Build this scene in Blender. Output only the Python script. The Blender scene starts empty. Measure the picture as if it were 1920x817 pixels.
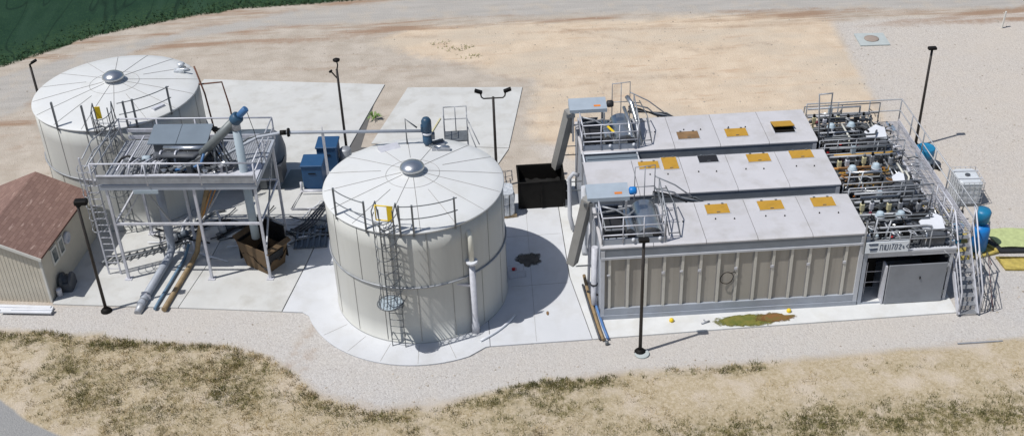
import bpy, math, random
import numpy as np
from mathutils import Vector, Matrix
R = math.radians
random.seed(7)
rng = np.random.default_rng(11)
scene = bpy.context.scene
COL = scene.collection

# ------------------------------------------------------------ camera, sky, sun, exposure
def make_camera():
    yaw, pit, rol = 0.0343, 0.5829, -0.0381
    fw = Vector((math.sin(yaw)*math.cos(pit), math.cos(yaw)*math.cos(pit), -math.sin(pit)))
    rt = Vector((math.cos(yaw), -math.sin(yaw), 0))
    up = rt.cross(fw)
    r2 = math.cos(rol)*rt + math.sin(rol)*up
    u2 = -math.sin(rol)*rt + math.cos(rol)*up
    cam = bpy.data.cameras.new('camera'); co = bpy.data.objects.new('camera', cam)
    COL.objects.link(co)
    m = Matrix((r2, u2, -fw)).transposed().to_4x4(); m.translation = (-4.074, -32.970, 26.238)
    co.matrix_world = m
    cam.sensor_width = 36; cam.lens = 2254.8/1920*36
    cam.clip_start = .5; cam.clip_end = 3000
    scene.camera = co
make_camera()
SUN_AZ, SUN_EL = R(200), R(62)        # direction towards the sun
def make_light():
    w = bpy.data.worlds.new('World'); scene.world = w; w.use_nodes = True
    nt = w.node_tree; bg = nt.nodes['Background']
    sky = nt.nodes.new('ShaderNodeTexSky'); sky.sky_type = 'NISHITA'; sky.sun_disc = False
    sky.sun_elevation = SUN_EL; sky.sun_rotation = R(90)-SUN_AZ
    nt.links.new(sky.outputs[0], bg.inputs[0]); bg.inputs[1].default_value = .095
    l = bpy.data.lights.new('sun', 'SUN'); l.energy = 4.4; l.angle = R(.5); l.color = (1, .985, .955)
    o = bpy.data.objects.new('sun', l); COL.objects.link(o)
    d = Vector((math.cos(SUN_AZ)*math.cos(SUN_EL), math.sin(SUN_AZ)*math.cos(SUN_EL), math.sin(SUN_EL)))
    o.rotation_euler = d.to_track_quat('Z', 'Y').to_euler(); o.location = (0, 0, 40)
make_light()
vs = scene.view_settings
vs.view_transform = 'Standard'; vs.look = 'None'; vs.gamma = 1; vs.use_curve_mapping = False; vs.exposure = -0.15

# ------------------------------------------------------------ materials
MC = {}
def mat(name, col, rough=.7, metal=0., var=.08, scale=3., bump=0., bscale=40., spec=.4, dirt=None, dirt_amt=.0, dscale=1.2, streak=False, orand=0., xcell=0.):
    if name in MC: return MC[name]
    m = bpy.data.materials.new(name); m.use_nodes = True; MC[name] = m
    nt = m.node_tree; N = nt.nodes; L = nt.links; b = N['Principled BSDF']
    b.inputs['Roughness'].default_value = rough; b.inputs['Metallic'].default_value = metal
    b.inputs['Specular IOR Level'].default_value = spec
    tc = N.new('ShaderNodeNewGeometry')
    n1 = N.new('ShaderNodeTexNoise'); n1.inputs['Scale'].default_value = scale; n1.inputs['Detail'].default_value = 5
    mp = N.new('ShaderNodeMapping'); L.new(tc.outputs['Position'], mp.inputs[0])
    if streak: mp.inputs['Scale'].default_value = (1, 1, .12)
    L.new(mp.outputs[0], n1.inputs['Vector'])
    r1 = N.new('ShaderNodeMapRange'); r1.inputs[1].default_value = .3; r1.inputs[2].default_value = .7
    r1.inputs[3].default_value = 1-var; r1.inputs[4].default_value = 1+var
    L.new(n1.outputs[0], r1.inputs[0])
    mx = N.new('ShaderNodeVectorMath'); mx.operation = 'SCALE'; mx.inputs[0].default_value = col[:3]
    L.new(r1.outputs[0], mx.inputs['Scale'])
    out = mx.outputs[0]
    def mul(v, lo, hi, src):
        r = N.new('ShaderNodeMapRange'); r.inputs[3].default_value = lo; r.inputs[4].default_value = hi; L.new(v, r.inputs[0])
        q = N.new('ShaderNodeVectorMath'); q.operation = 'SCALE'; L.new(src, q.inputs[0]); L.new(r.outputs[0], q.inputs['Scale']); return q.outputs[0]
    if orand:
        oi = N.new('ShaderNodeObjectInfo'); out = mul(oi.outputs['Random'], 1-orand, 1+orand, out)
    if xcell:
        sx = N.new('ShaderNodeSeparateXYZ'); L.new(tc.outputs['Position'], sx.inputs[0])
        d_ = N.new('ShaderNodeMath'); d_.operation = 'DIVIDE'; L.new(sx.outputs[0], d_.inputs[0]); d_.inputs[1].default_value = xcell
        f_ = N.new('ShaderNodeMath'); f_.operation = 'FLOOR'; L.new(d_.outputs[0], f_.inputs[0])
        wn = N.new('ShaderNodeTexWhiteNoise'); wn.noise_dimensions = '1D'; L.new(f_.outputs[0], wn.inputs['W']); out = mul(wn.outputs['Value'], .93, 1.07, out)
    if dirt:
        n2 = N.new('ShaderNodeTexNoise'); n2.inputs['Scale'].default_value = dscale; n2.inputs['Detail'].default_value = 8
        n2.inputs['Roughness'].default_value = .65
        L.new(mp.outputs[0], n2.inputs['Vector'])
        r2 = N.new('ShaderNodeMapRange'); r2.inputs[1].default_value = .48; r2.inputs[2].default_value = .72
        r2.inputs[3].default_value = 0; r2.inputs[4].default_value = dirt_amt
        L.new(n2.outputs[0], r2.inputs[0])
        c = N.new('ShaderNodeMix'); c.data_type = 'RGBA'; L.new(r2.outputs[0], c.inputs[0]); L.new(out, c.inputs[6]); c.inputs[7].default_value = (*dirt, 1)
        out = c.outputs[2]
    L.new(out, b.inputs['Base Color'])
    if bump:
        n3 = N.new('ShaderNodeTexNoise'); n3.inputs['Scale'].default_value = bscale; n3.inputs['Detail'].default_value = 4
        L.new(tc.outputs['Position'], n3.inputs['Vector'])
        bp = N.new('ShaderNodeBump'); bp.inputs['Strength'].default_value = bump; bp.inputs['Distance'].default_value = .03
        L.new(n3.outputs[0], bp.inputs['Height']); L.new(bp.outputs[0], b.inputs['Normal'])
    return m

M = dict(
 concrete = mat('concrete', (.525,.52,.50), .9, var=.055, scale=.8, bump=.12, bscale=30, dirt=(.38,.36,.32), dirt_amt=.6, dscale=1.1),
 concrete_new = mat('concrete_new', (.555,.56,.575), .9, var=.04, scale=.9, bump=.1, bscale=30, dirt=(.44,.43,.41), dirt_amt=.55, dscale=.8),
 liner = mat('liner', (.61,.61,.60), .8, var=.05, scale=1.4, bump=.25, bscale=3, dirt=(.5,.48,.43), dirt_amt=.6, dscale=1.1),
 gap_shade = mat('gap_shade', (.12,.115,.11), .95),  # dark tone that gives the slab gaps their shade
 tank = mat('tank_shell', (.535,.53,.495), .5, var=.05, scale=1.0, dirt=(.41,.395,.35), dirt_amt=.45, dscale=2.0, streak=True, bump=.04, bscale=2),
 tankroof = mat('tank_roof', (.62,.62,.61), .5, var=.03, scale=.9, dirt=(.48,.47,.43), dirt_amt=.5, dscale=.9),
 seam = mat('seam', (.26,.25,.24), .8),
 seam_light = mat('seam_light', (.30,.29,.27), .8),
 galv = mat('galvanised', (.35,.36,.38), .5, .35, var=.15, scale=5, dirt=(.25,.25,.26), dirt_amt=.5, dscale=3),
 galvlight = mat('galvanised_light', (.56,.56,.60), .5, .15, var=.1, scale=4, dirt=(.36,.35,.36), dirt_amt=.5, dscale=2.5),
 galvdark = mat('steel_dark', (.16,.17,.18), .5, .4, var=.2, scale=6),
 stainless = mat('stainless', (.55,.56,.57), .28, .9, var=.12, scale=3, bump=.05, bscale=6),
 black = mat('black_paint', (.010,.009,.008), .6, var=.2, spec=.15),
 bronze = mat('bronze_pole', (.030,.024,.020), .5, var=.2),
 rubber = mat('black_rubber', (.02,.02,.022), .6, var=.2),
 darkgrey = mat('dark_grey', (.07,.075,.085), .5, var=.2),
 wallpan = mat('wall_panel', (.36,.33,.285), .7, var=.05, scale=1.5, dirt=(.23,.205,.18), dirt_amt=.6, dscale=1.4, streak=True, xcell=.625),
 rib = mat('wall_rib', (.56,.53,.47), .6, var=.06, dirt=(.3,.28,.25), dirt_amt=.4, dscale=3),
 fascia = mat('fascia_grey', (.20,.22,.25), .5, var=.08, scale=2, dirt=(.13,.135,.14), dirt_amt=.4, dscale=1.5),
 trough = mat('trough_grey', (.17,.185,.185), .5, .2, var=.12, scale=4),
 chute = mat('chute_grey', (.29,.28,.26), .6, .1, var=.08, scale=2),
 frame = mat('frame_grey', (.34,.365,.41), .5, var=.07, scale=2, dirt=(.25,.25,.26), dirt_amt=.4, dscale=1.5),
 framelight = mat('frame_light', (.50,.51,.54), .5, var=.06, scale=2, dirt=(.34,.33,.33), dirt_amt=.4, dscale=1.8),
 roof = mat('roof_lid', (.51,.495,.505), .6, var=.04, scale=1.0, dirt=(.39,.37,.35), dirt_amt=.65, dscale=1.1, orand=.035),
 hatch = mat('hatch_yellow', (.46,.255,.03), .6, var=.14, scale=3, dirt=(.3,.17,.03), dirt_amt=.5, dscale=3),
 hatchblack = mat('hatch_black', (.022,.022,.025), .6, spec=.2),
 hatchbrown = mat('hatch_brown', (.22,.13,.06), .7, var=.2, scale=3),
 door = mat('door_grey', (.235,.245,.265), .6, var=.05, scale=1.5, dirt=(.13,.13,.14), dirt_amt=.4),
 hood = mat('hood_blue_grey', (.36,.41,.46), .45, .1, var=.06, scale=3),
 orange = mat('orange', (.65,.20,.03), .5, var=.15),
 orangepipe = mat('orange_pipe', (.36,.17,.045), .5, var=.3, scale=6),
 red = mat('red', (.5,.03,.03), .5, var=.15),
 maroon = mat('maroon', (.14,.02,.035), .5, var=.15),
 yellow = mat('yellow', (.75,.52,.02), .5, var=.1),
 blue = mat('blue_box', (.018,.07,.165), .5, var=.06, scale=2, dirt=(.04,.10,.2), dirt_amt=.3),
 bluebright = mat('blue_bright', (.01,.18,.52), .4, var=.1),
 bluecyan = mat('blue_cyan', (.015,.18,.34), .4, var=.12),
 bluepipe = mat('blue_pipe', (.05,.14,.30), .5, var=.15),
 bluegrey = mat('blue_grey_pipe', (.35,.41,.45), .5, var=.05, scale=2),
 white = mat('white_plastic', (.64,.65,.68), .5, var=.05),
 pvc = mat('pvc_cream', (.62,.60,.52), .5, var=.08, dirt=(.45,.42,.35), dirt_amt=.4),
 cream = mat('cream_plastic', (.55,.50,.30), .5, var=.1),
 brownpipe = mat('brown_pipe', (.27,.19,.10), .6, var=.2, scale=5, dirt=(.2,.13,.07), dirt_amt=.5, dscale=4),
 cardboard = mat('cardboard', (.12,.078,.042), .85, var=.16, scale=3, dirt=(.12,.075,.04), dirt_amt=.6, dscale=3),
 bag = mat('black_bag', (.012,.012,.013), .35, var=.3, bump=.8, bscale=9),
 shedwall = mat('shed_wall', (.56,.51,.42), .8, var=.05, scale=2),
 shedtrim = mat('shed_trim', (.62,.60,.55), .7, var=.04),
 glass = mat('window_glass', (.05,.07,.08), .12, var=.3),
 wrap = mat('foil_wrap', (.62,.64,.66), .32, .3, var=.2, scale=8, bump=1.0, bscale=9),
 pallet = mat('pallet_wood', (.35,.26,.16), .85, var=.2),
 green = mat('spill_mat_green', (.42,.47,.22), .9, var=.12, scale=6, bump=.5, bscale=20),
 yellowmat = mat('spill_mat_yellow', (.46,.36,.09), .7, var=.25, scale=4, bump=.3, bscale=12, dirt=(.3,.22,.08), dirt_amt=.6, dscale=5),
 motor = mat('motor_blue', (.03,.075,.13), .45, var=.2),
 tankdark = mat('tank_blue_grey', (.10,.12,.145), .5, var=.06, scale=2),
 tankend = mat('tank_end_dark', (.045,.05,.06), .5, var=.1),
 machinelid = mat('machine_lid', (.17,.205,.24), .5, .1, var=.07, scale=2),
 insulation = mat('insulation', (.5,.5,.5), .6, var=.3, scale=7, bump=.8, bscale=10),
 pumpblue = mat('pump_head', (.42,.50,.55), .45, var=.12),
 lettering = mat('lettering_navy', (.025,.045,.09), .6),
 signboard = mat('sign_board', (.72,.76,.80), .5, var=.03),
 moss = mat('algae', (.13,.13,.03), .9, var=.35, scale=4, dirt=(.22,.11,.035), dirt_amt=.9, dscale=2.2, bump=.4, bscale=15),
 stain = mat('oil_stain', (.09,.085,.075), .9, var=.3, scale=5),
 weed = mat('weed_leaf', (.14,.22,.05), .6, var=.25, scale=10),
 manhole = mat('manhole_lid', (.30,.24,.20), .8, var=.1, bump=.5, bscale=30),
 padold = mat('old_pad', (.40,.43,.42), .9, var=.07),
)
# shingles, lap siding and translucent tote get their own nodes
def shingle_mat():
    m = mat('shingles', (.235,.125,.10), .9, var=.2, scale=5)
    nt = m.node_tree; N = nt.nodes; L = nt.links; b = N['Principled BSDF']
    tc = N.new('ShaderNodeTexCoord'); mp = N.new('ShaderNodeMapping'); mp.inputs['Rotation'].default_value = (0, 0, R(90))
    L.new(tc.outputs['Object'], mp.inputs[0])
    br = N.new('ShaderNodeTexBrick'); br.inputs['Scale'].default_value = 2.2
    br.inputs['Color1'].default_value = (.25,.155,.125,1); br.inputs['Color2'].default_value = (.20,.12,.098,1)
    br.inputs['Mortar'].default_value = (.13,.065,.05,1); br.inputs['Mortar Size'].default_value = .012
    br.inputs['Brick Width'].default_value = .75; br.inputs['Row Height'].default_value = .3
    L.new(mp.outputs[0], br.inputs['Vector'])
    n = N.new('ShaderNodeTexNoise'); n.inputs['Scale'].default_value = 4; n.inputs['Detail'].default_value = 6
    mp2 = N.new('ShaderNodeMapping'); mp2.inputs['Scale'].default_value = (2.2,.5,1); L.new(tc.outputs['Object'], mp2.inputs[0]); L.new(mp2.outputs[0], n.inputs['Vector'])
    r = N.new('ShaderNodeMapRange'); r.inputs[1].default_value = .62; r.inputs[2].default_value = .7; r.inputs[4].default_value = .75
    L.new(n.outputs[0], r.inputs[0])
    c = N.new('ShaderNodeMix'); c.data_type = 'RGBA'; L.new(r.outputs[0], c.inputs[0]); L.new(br.outputs[0], c.inputs[6]); c.inputs[7].default_value = (.42,.30,.25,1)
    L.new(c.outputs[2], b.inputs['Base Color'])
    bp = N.new('ShaderNodeBump'); bp.inputs['Strength'].default_value = .5; bp.inputs['Distance'].default_value = .02
    L.new(br.outputs[1], bp.inputs['Height']); L.new(bp.outputs[0], b.inputs['Normal'])
    return m
M['shingle'] = shingle_mat()
def tote_mat():
    m = mat('translucent_plastic', (.72,.75,.78), .35, var=.05)
    b = m.node_tree.nodes['Principled BSDF']; b.inputs['Transmission Weight'].default_value = .25
    return m
M['tote'] = tote_mat()

# ------------------------------------------------------------ mesh builder
class MB:
    def __init__(s): s.v = []; s.f = []; s.sm = []
    def add(s, vs, fs, smooth=False):
        o = len(s.v); s.v.extend([tuple(v) for v in vs])
        for f in fs: s.f.append(tuple(i+o for i in f)); s.sm.append(smooth)
        return s
    def box(s, x0, x1, y0, y1, z0, z1):
        return s.add([(x0,y0,z0),(x1,y0,z0),(x1,y1,z0),(x0,y1,z0),(x0,y0,z1),(x1,y0,z1),(x1,y1,z1),(x0,y1,z1)],
                     [(0,3,2,1),(4,5,6,7),(0,1,5,4),(1,2,6,5),(2,3,7,6),(3,0,4,7)])
    def bevbox(s, x0, x1, y0, y1, z0, z1, b=.03):
        # box whose vertical edges and top rim are chamfered
        def ring(i, z): return [(x0+i+b,y0+i,z),(x1-i-b,y0+i,z),(x1-i,y0+i+b,z),(x1-i,y1-i-b,z),(x1-i-b,y1-i,z),(x0+i+b,y1-i,z),(x0+i,y1-i-b,z),(x0+i,y0+i+b,z)]
        vs = ring(0,z0)+ring(0,z1-b)+ring(b,z1)
        fs = [tuple(range(7,-1,-1)), tuple(range(16,24))]
        for r in range(2):
            for i in range(8): j=(i+1)%8; fs.append((r*8+i,r*8+j,r*8+8+j,r*8+8+i))
        return s.add(vs, fs)
    def obox(s, c, sx, sy, sz, rz=0, rx=0, ry=0):
        m = Matrix.Translation(c) @ Matrix.Rotation(rz,4,'Z') @ Matrix.Rotation(ry,4,'Y') @ Matrix.Rotation(rx,4,'X')
        vs = [m @ Vector((a*sx/2,b*sy/2,d*sz/2)) for d in (-1,1) for (a,b) in ((-1,-1),(1,-1),(1,1),(-1,1))]
        return s.add(vs, [(0,3,2,1),(4,5,6,7),(0,1,5,4),(1,2,6,5),(2,3,7,6),(3,0,4,7)])
    def prism(s, pts, z0, z1):
        n = len(pts); vs = [(p[0],p[1],z0) for p in pts]+[(p[0],p[1],z1) for p in pts]
        a = sum(pts[i][0]*pts[(i+1)%n][1]-pts[(i+1)%n][0]*pts[i][1] for i in range(n))
        fs = [tuple(range(n-1,-1,-1)), tuple(range(n,2*n))]+[(i,(i+1)%n,n+(i+1)%n,n+i) for i in range(n)]
        if a < 0: fs = [f[::-1] for f in fs]
        return s.add(vs, fs)
    def tube(s, pts, r, n=8, cap=True, closed=False):
        P = [Vector(p) for p in pts]
        if closed: P = P+[P[0]]
        rs = r if isinstance(r,(list,tuple)) else [r]*len(P)
        vs = []; prev = None
        for i,p in enumerate(P):
            if closed and i in (0,len(P)-1): d = (P[1]-P[0]).normalized()+(P[-1]-P[-2]).normalized()
            elif i == 0: d = P[1]-P[0]
            elif i == len(P)-1: d = P[-1]-P[-2]
            else: d = (P[i+1]-p).normalized()+(p-P[i-1]).normalized()
            if d.length < 1e-6: d = Vector((0,0,1))
            d.normalize()
            if prev is None:
                a = Vector((0,0,1)) if abs(d.z) < .9 else Vector((1,0,0))
                u = d.cross(a).normalized()
            else:
                u = prev-d*prev.dot(d)
                u = u.normalized() if u.length > 1e-6 else d.orthogonal().normalized()
            prev = u; w = d.cross(u)
            for k in range(n):
                t = 2*math.pi*k/n; vs.append(p+(u*math.cos(t)+w*math.sin(t))*rs[i])
        fs = []
        for i in range(len(P)-1):
            for k in range(n): fs.append((i*n+k,i*n+(k+1)%n,(i+1)*n+(k+1)%n,(i+1)*n+k))
        s.add(vs, fs, n > 4)
        if cap and not closed:
            o = len(s.v)-len(vs)
            s.f.append(tuple(o+k for k in range(n-1,-1,-1))); s.sm.append(False)
            s.f.append(tuple(o+(len(P)-1)*n+k for k in range(n))); s.sm.append(False)
        return s
    def bar(s, a, b, w, h=None):
        a = Vector(a); b = Vector(b); d = b-a; L = d.length; h = h or w
        m = Matrix.Translation((a+b)/2) @ d.to_track_quat('X','Z').to_matrix().to_4x4()
        vs = [m @ Vector((i*L/2,j*w/2,k*h/2)) for k in (-1,1) for (i,j) in ((-1,-1),(1,-1),(1,1),(-1,1))]
        return s.add(vs, [(0,3,2,1),(4,5,6,7),(0,1,5,4),(1,2,6,5),(2,3,7,6),(3,0,4,7)])
    def lathe(s, prof, c=(0,0,0), n=24, axis='Z', rot=None):
        vs = []
        for (r,z) in prof:
            for k in range(n):
                t = 2*math.pi*k/n; p = Vector((r*math.cos(t), r*math.sin(t), z))
                if axis == 'X': p = Vector((p.z,p.x,p.y))
                elif axis == 'Y': p = Vector((p.y,p.z,p.x))
                if rot is not None: p = rot @ p
                vs.append(p+Vector(c))
        fs = []
        for i in range(len(prof)-1):
            for k in range(n): fs.append((i*n+k,i*n+(k+1)%n,(i+1)*n+(k+1)%n,(i+1)*n+k))
        fs.append(tuple(range(n-1,-1,-1))); fs.append(tuple((len(prof)-1)*n+k for k in range(n)))
        o = len(s.v); s.add(vs, fs[:-2], True)
        for f in fs[-2:]: s.f.append(tuple(i+o for i in f)); s.sm.append(False)
        return s
    def cyl(s, c, r, h, n=20, axis='Z'): return s.lathe([(r,0),(r,h)], c, n, axis)
    def grid(s, fn, nu, nv, smooth=True):
        vs = [fn(i/nu, j/nv) for j in range(nv+1) for i in range(nu+1)]
        fs = [(j*(nu+1)+i, j*(nu+1)+i+1, (j+1)*(nu+1)+i+1, (j+1)*(nu+1)+i) for j in range(nv) for i in range(nu)]
        return s.add(vs, fs, smooth)
    def build(s, name, m, parent=None, off=(0,0,0)):
        me = bpy.data.meshes.new(name)
        me.from_pydata([(v[0]-off[0],v[1]-off[1],v[2]-off[2]) for v in s.v], [], s.f)
        me.materials.append(M[m] if isinstance(m,str) else m)
        me.polygons.foreach_set('use_smooth', s.sm); me.update()
        o = bpy.data.objects.new(name, me); COL.objects.link(o)
        if parent is not None: o.parent = parent
        return o
def tag(o, label=None, cat=None, group=None, kind=None):
    if label: o['label'] = label
    if cat: o['category'] = cat
    if group: o['group'] = group
    if kind: o['kind'] = kind
    return o
class Thing:
    """an Empty at the base of a thing; parts are given in the thing's own axes (world=True: in world axes)"""
    def __init__(s, name, label, cat, loc=(0,0,0), rz=0, group=None, world=False):
        s.o = bpy.data.objects.new(name, None); COL.objects.link(s.o); s.o.empty_display_size = .2
        s.o.location = loc; s.o.rotation_euler = (0,0,rz); tag(s.o, label, cat, group)
        s.off = loc if world else (0,0,0)
    def part(s, name, mb, m, parent=None, label=None):
        o = mb.build(name, m, parent or s.o, s.off)
        if label: o['label'] = label
        return o
def single(name, label, cat, mb, m, group=None):
    """a thing that is one mesh, with its origin at its base"""
    xs = [v[0] for v in mb.v]; ys = [v[1] for v in mb.v]; zs = [v[2] for v in mb.v]
    off = ((min(xs)+max(xs))/2, (min(ys)+max(ys))/2, min(zs))
    o = mb.build(name, m, None, off); o.location = off; return tag(o, label, cat, group)
def struct(name, mb, m, parent=None, label=None):
    o = mb.build(name, m, parent)
    if parent is None: o['kind'] = 'structure'
    if label: o['label'] = label
    return o
def copy_tree(o, parent=None):
    c = o.copy(); COL.objects.link(c); c.parent = parent
    for ch in list(o.children): copy_tree(ch, c)
    return c
def arc(cx, cy, r, a0, a1, n, z=None):
    out = []
    for i in range(n+1):
        a = R(a0+(a1-a0)*i/n); p = (cx+r*math.cos(a), cy+r*math.sin(a))
        out.append(p if z is None else (*p, z))
    return out
def railing(pts, heights=(.55,1.05), step=1.2, r=.024, base=None):
    mb = MB(); P = [Vector(p) for p in pts]
    for h in heights: mb.tube([p+Vector((0,0,h)) for p in P], r, 6)
    for i in range(len(P)-1):
        n = max(1, round((P[i+1]-P[i]).length/step))
        for k in range(n+1):
            if k == n and i < len(P)-2: continue
            q = P[i].lerp(P[i+1], k/n); mb.tube([q, q+Vector((0,0,max(heights)))], r, 6)
    return mb

# ------------------------------------------------------------ ground
def vnoise(x, y, s, seed):
    """smooth value noise on arrays"""
    g = np.random.default_rng(seed).random((256,256))
    X = x/s+1000; Y = y/s+1000; xi = np.floor(X).astype(int); yi = np.floor(Y).astype(int)
    fx = X-xi; fy = Y-yi; fx = fx*fx*(3-2*fx); fy = fy*fy*(3-2*fy)
    a = g[xi%256,yi%256]; b = g[(xi+1)%256,yi%256]; c = g[xi%256,(yi+1)%256]; d = g[(xi+1)%256,(yi+1)%256]
    return (a*(1-fx)+b*fx)*(1-fy)+(c*(1-fx)+d*fx)*fy-.5
def sdf(X, Y, poly):
    """signed distance to a polygon, positive inside"""
    n = len(poly); d = np.full(X.shape, 1e9); ins = np.zeros(X.shape, bool)
    for i in range(n):
        x1,y1 = poly[i]; x2,y2 = poly[(i+1)%n]; ex,ey = x2-x1,y2-y1
        t = np.clip(((X-x1)*ex+(Y-y1)*ey)/(ex*ex+ey*ey+1e-12),0,1)
        d = np.minimum(d, np.hypot(X-x1-t*ex, Y-y1-t*ey))
        c = (y1 > Y) != (y2 > Y)
        with np.errstate(divide='ignore', invalid='ignore'): ins ^= c & (X < (x2-x1)*(Y-y1)/(y2-y1)+x1)
    return np.where(ins, d, -d)
ROAD = [(-60,4),(-31,13.5),(-26.0,17.7),(-23.7,21.3),(-20.3,25.1),(-16,26.3),(-11.3,26.5),(-4.5,26.5),(13.5,25.1),(25,24.0),(60,21),
        (60,27),(25,27.6),(10,28.4),(-3.3,29.2),(-8.2,29.0),(-12,28.7),(-14.8,27.9),(-19.1,26.4),(-23.8,24.4),(-27.2,22.0),(-33,18.6),(-60,9)]
BANK = [(-60,13),(-33,20.5),(-27.6,23.3),(-23.7,26.5),(-19.7,28.2),(-16.4,29.1),(-12,29.35),(-8.2,29.55),(-3,29.9),(10,31),(60,31),(60,90),(-60,90)]
ORANGE = [(-7,25.5),(13.8,24.7),(14.77,23.5),(14.4,16.8),(14.3,13.5),(14.2,11.5),(0,11),(-1.3,13.5),(-1.0,18.5),(-4.5,21),(-9,23.5)]
LAWN = [(-60,2.2),(-21.2,1.43),(-18,.9),(-15.9,.33),(-12.9,-.1),(-11.4,-1.0),(-9.6,-3.0),(-7.8,-3.9),(-5.8,-3.95),(-4.3,-3.5),(-2.2,-2.95),(.1,-2.85),(4.5,-2.85),(14,-2.4),(60,-1.5),(60,-60),(-60,-60)]
NEARROAD = [(-60,20),(-23,-.5),(-20.1,-2.3),(-18.9,-3.44),(-17.7,-4.21),(-14,-6.5),(0,-14),(0,-60),(-60,-60)]
GRAVEL = [(-60,6),(-21.6,2.9),(-10,2),(0,9.5),(-1.5,12.3),(-.5,12.3),(0,11),(14.2,11.2),(14.5,16.8),(14.8,23.4),(24,23.4),(60,20.6),(60,-1.5),(14,-2.4),(.1,-2.85),(-4.3,-3.5),(-7.7,-3.9),(-9.5,-3),(-11.1,-1.2),(-12.5,-.4),(-16,.33),(-21.2,1.4),(-60,2.2)]
def terrain_mat():
    m = bpy.data.materials.new('terrain'); m.use_nodes = True
    nt = m.node_tree; N = nt.nodes; L = nt.links; b = N['Principled BSDF']
    b.inputs['Roughness'].default_value = .95; b.inputs['Specular IOR Level'].default_value = .15
    geo = N.new('ShaderNodeNewGeometry')
    def noise(sc, det=5, rough=.55, st=None):
        n = N.new('ShaderNodeTexNoise'); n.inputs['Scale'].default_value = sc; n.inputs['Detail'].default_value = det; n.inputs['Roughness'].default_value = rough
        if st:
            mp = N.new('ShaderNodeMapping'); mp.inputs['Scale'].default_value = st; mp.inputs['Rotation'].default_value = (0,0,R(-4)); L.new(geo.outputs['Position'], mp.inputs[0]); L.new(mp.outputs[0], n.inputs['Vector'])
        else: L.new(geo.outputs['Position'], n.inputs['Vector'])
        return n.outputs[0]
    def rng_(x, a, b_, c=0., d=1.):
        r = N.new('ShaderNodeMapRange'); r.inputs[1].default_value=a; r.inputs[2].default_value=b_; r.inputs[3].default_value=c; r.inputs[4].default_value=d
        L.new(x, r.inputs[0]); return r.outputs[0]
    def mix(f, a, b_):
        c = N.new('ShaderNodeMix'); c.data_type='RGBA'
        if isinstance(f,float): c.inputs[0].default_value=f
        else: L.new(f, c.inputs[0])
        for i,x in ((6,a),(7,b_)):
            if isinstance(x,tuple): c.inputs[i].default_value=(*x,1)
            else: L.new(x, c.inputs[i])
        return c.outputs[2]
    def math_(op, a, b_):
        c = N.new('ShaderNodeMath'); c.operation=op
        for i,x in ((0,a),(1,b_)):
            if isinstance(x,(int,float)): c.inputs[i].default_value=x
            else: L.new(x, c.inputs[i])
        return c.outputs[0]
    def attr(n):
        a = N.new('ShaderNodeAttribute'); a.attribute_name=n; return a.outputs['Fac']
    fine = noise(9, 8, .7); mid = noise(.9, 6, .6); big = noise(.16, 4); grain = noise(38, 3, .8)
    streak = noise(1.0, 7, .65, (.35,2.2,1))
    def edge(n, w, jit=.5):
        j = math_('MULTIPLY', math_('SUBTRACT', noise(3.0,8,.7), .5), jit)
        return rng_(math_('ADD', attr(n), j), -w, w)
    # bare soil: grey tan
    soil = mix(rng_(mid,.35,.65), (.40,.345,.285), (.49,.43,.365))
    soil = mix(rng_(streak,.52,.75,0,.7), soil, (.33,.26,.20))
    org = mix(rng_(mid,.3,.7), (.52,.41,.30), (.635,.52,.395))
    org = mix(rng_(streak,.55,.72,0,.75), org, (.45,.295,.19))
    org = mix(rng_(noise(.3,5,.6,(.5,1.3,1)),.45,.65,0,.8), org, (.50,.43,.345))
    base = mix(edge('e_orange', .35, 1.2), soil, org)
    # gravel: pebbles
    vo = N.new('ShaderNodeTexVoronoi'); vo.inputs['Scale'].default_value = 20; L.new(geo.outputs['Position'], vo.inputs['Vector'])
    sep = N.new('ShaderNodeSeparateColor'); L.new(vo.outputs['Color'], sep.inputs[0])
    peb = mix(rng_(sep.outputs[0],0,1), (.41,.385,.365), (.53,.505,.48))
    peb = mix(rng_(sep.outputs[1],.95,1,0,.5), peb, (.22,.18,.165))
    peb = mix(rng_(big,.35,.65,0,.5), peb, (.51,.465,.415))
    peb = mix(rng_(mid,.45,.75,0,.4), peb, (.50,.455,.40))
    sxyz = N.new('ShaderNodeSeparateXYZ'); L.new(geo.outputs['Position'], sxyz.inputs[0])
    warm = math_('MULTIPLY', rng_(math_('ADD', sxyz.outputs[1], math_('MULTIPLY', mid, 3)), 4, 9, 0, 1), .5)
    tn = N.new('ShaderNodeMix'); tn.data_type='RGBA'; tn.blend_type='MULTIPLY'; L.new(warm, tn.inputs[0]); L.new(peb, tn.inputs[6]); tn.inputs[7].default_value=(1.07,1.0,.91,1)
    peb = tn.outputs[2]
    base = mix(edge('e_gravel', .25, 1.0), base, peb)
    road = mix(rng_(streak,.35,.65), (.36,.335,.305), (.43,.40,.365))
    road = mix(rng_(mid,.5,.72,0,.6), road, (.47,.40,.32))
    rw = edge('e_road', .28, .9)
    sh = math_('MULTIPLY', edge('e_shoulder', .5, 1.6), rng_(noise(.5,6,.6,(.25,2,1)),.46,.60,0,.85))
    base = mix(sh, base, (.29,.185,.12))
    base = mix(rw, base, road)
    tr = math_('MULTIPLY', rng_(attr('d_track'),.05,.32,1,0), rng_(noise(1.6,5,.7),.42,.62,0,.55))
    base = mix(tr, base, (.34,.255,.19))
    sp = N.new('ShaderNodeTexVoronoi'); sp.inputs['Scale'].default_value = 1.7; L.new(geo.outputs['Position'], sp.inputs['Vector'])
    base = mix(math_('MULTIPLY', rng_(sp.outputs['Distance'],.04,.09,1,0), rng_(noise(.6,3),.5,.6,0,.6)), base, (.25,.20,.15))
    # strip of dry grass and bare tan soil
    dry = mix(rng_(fine,.35,.65), (.36,.285,.175), (.54,.455,.335))
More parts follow.
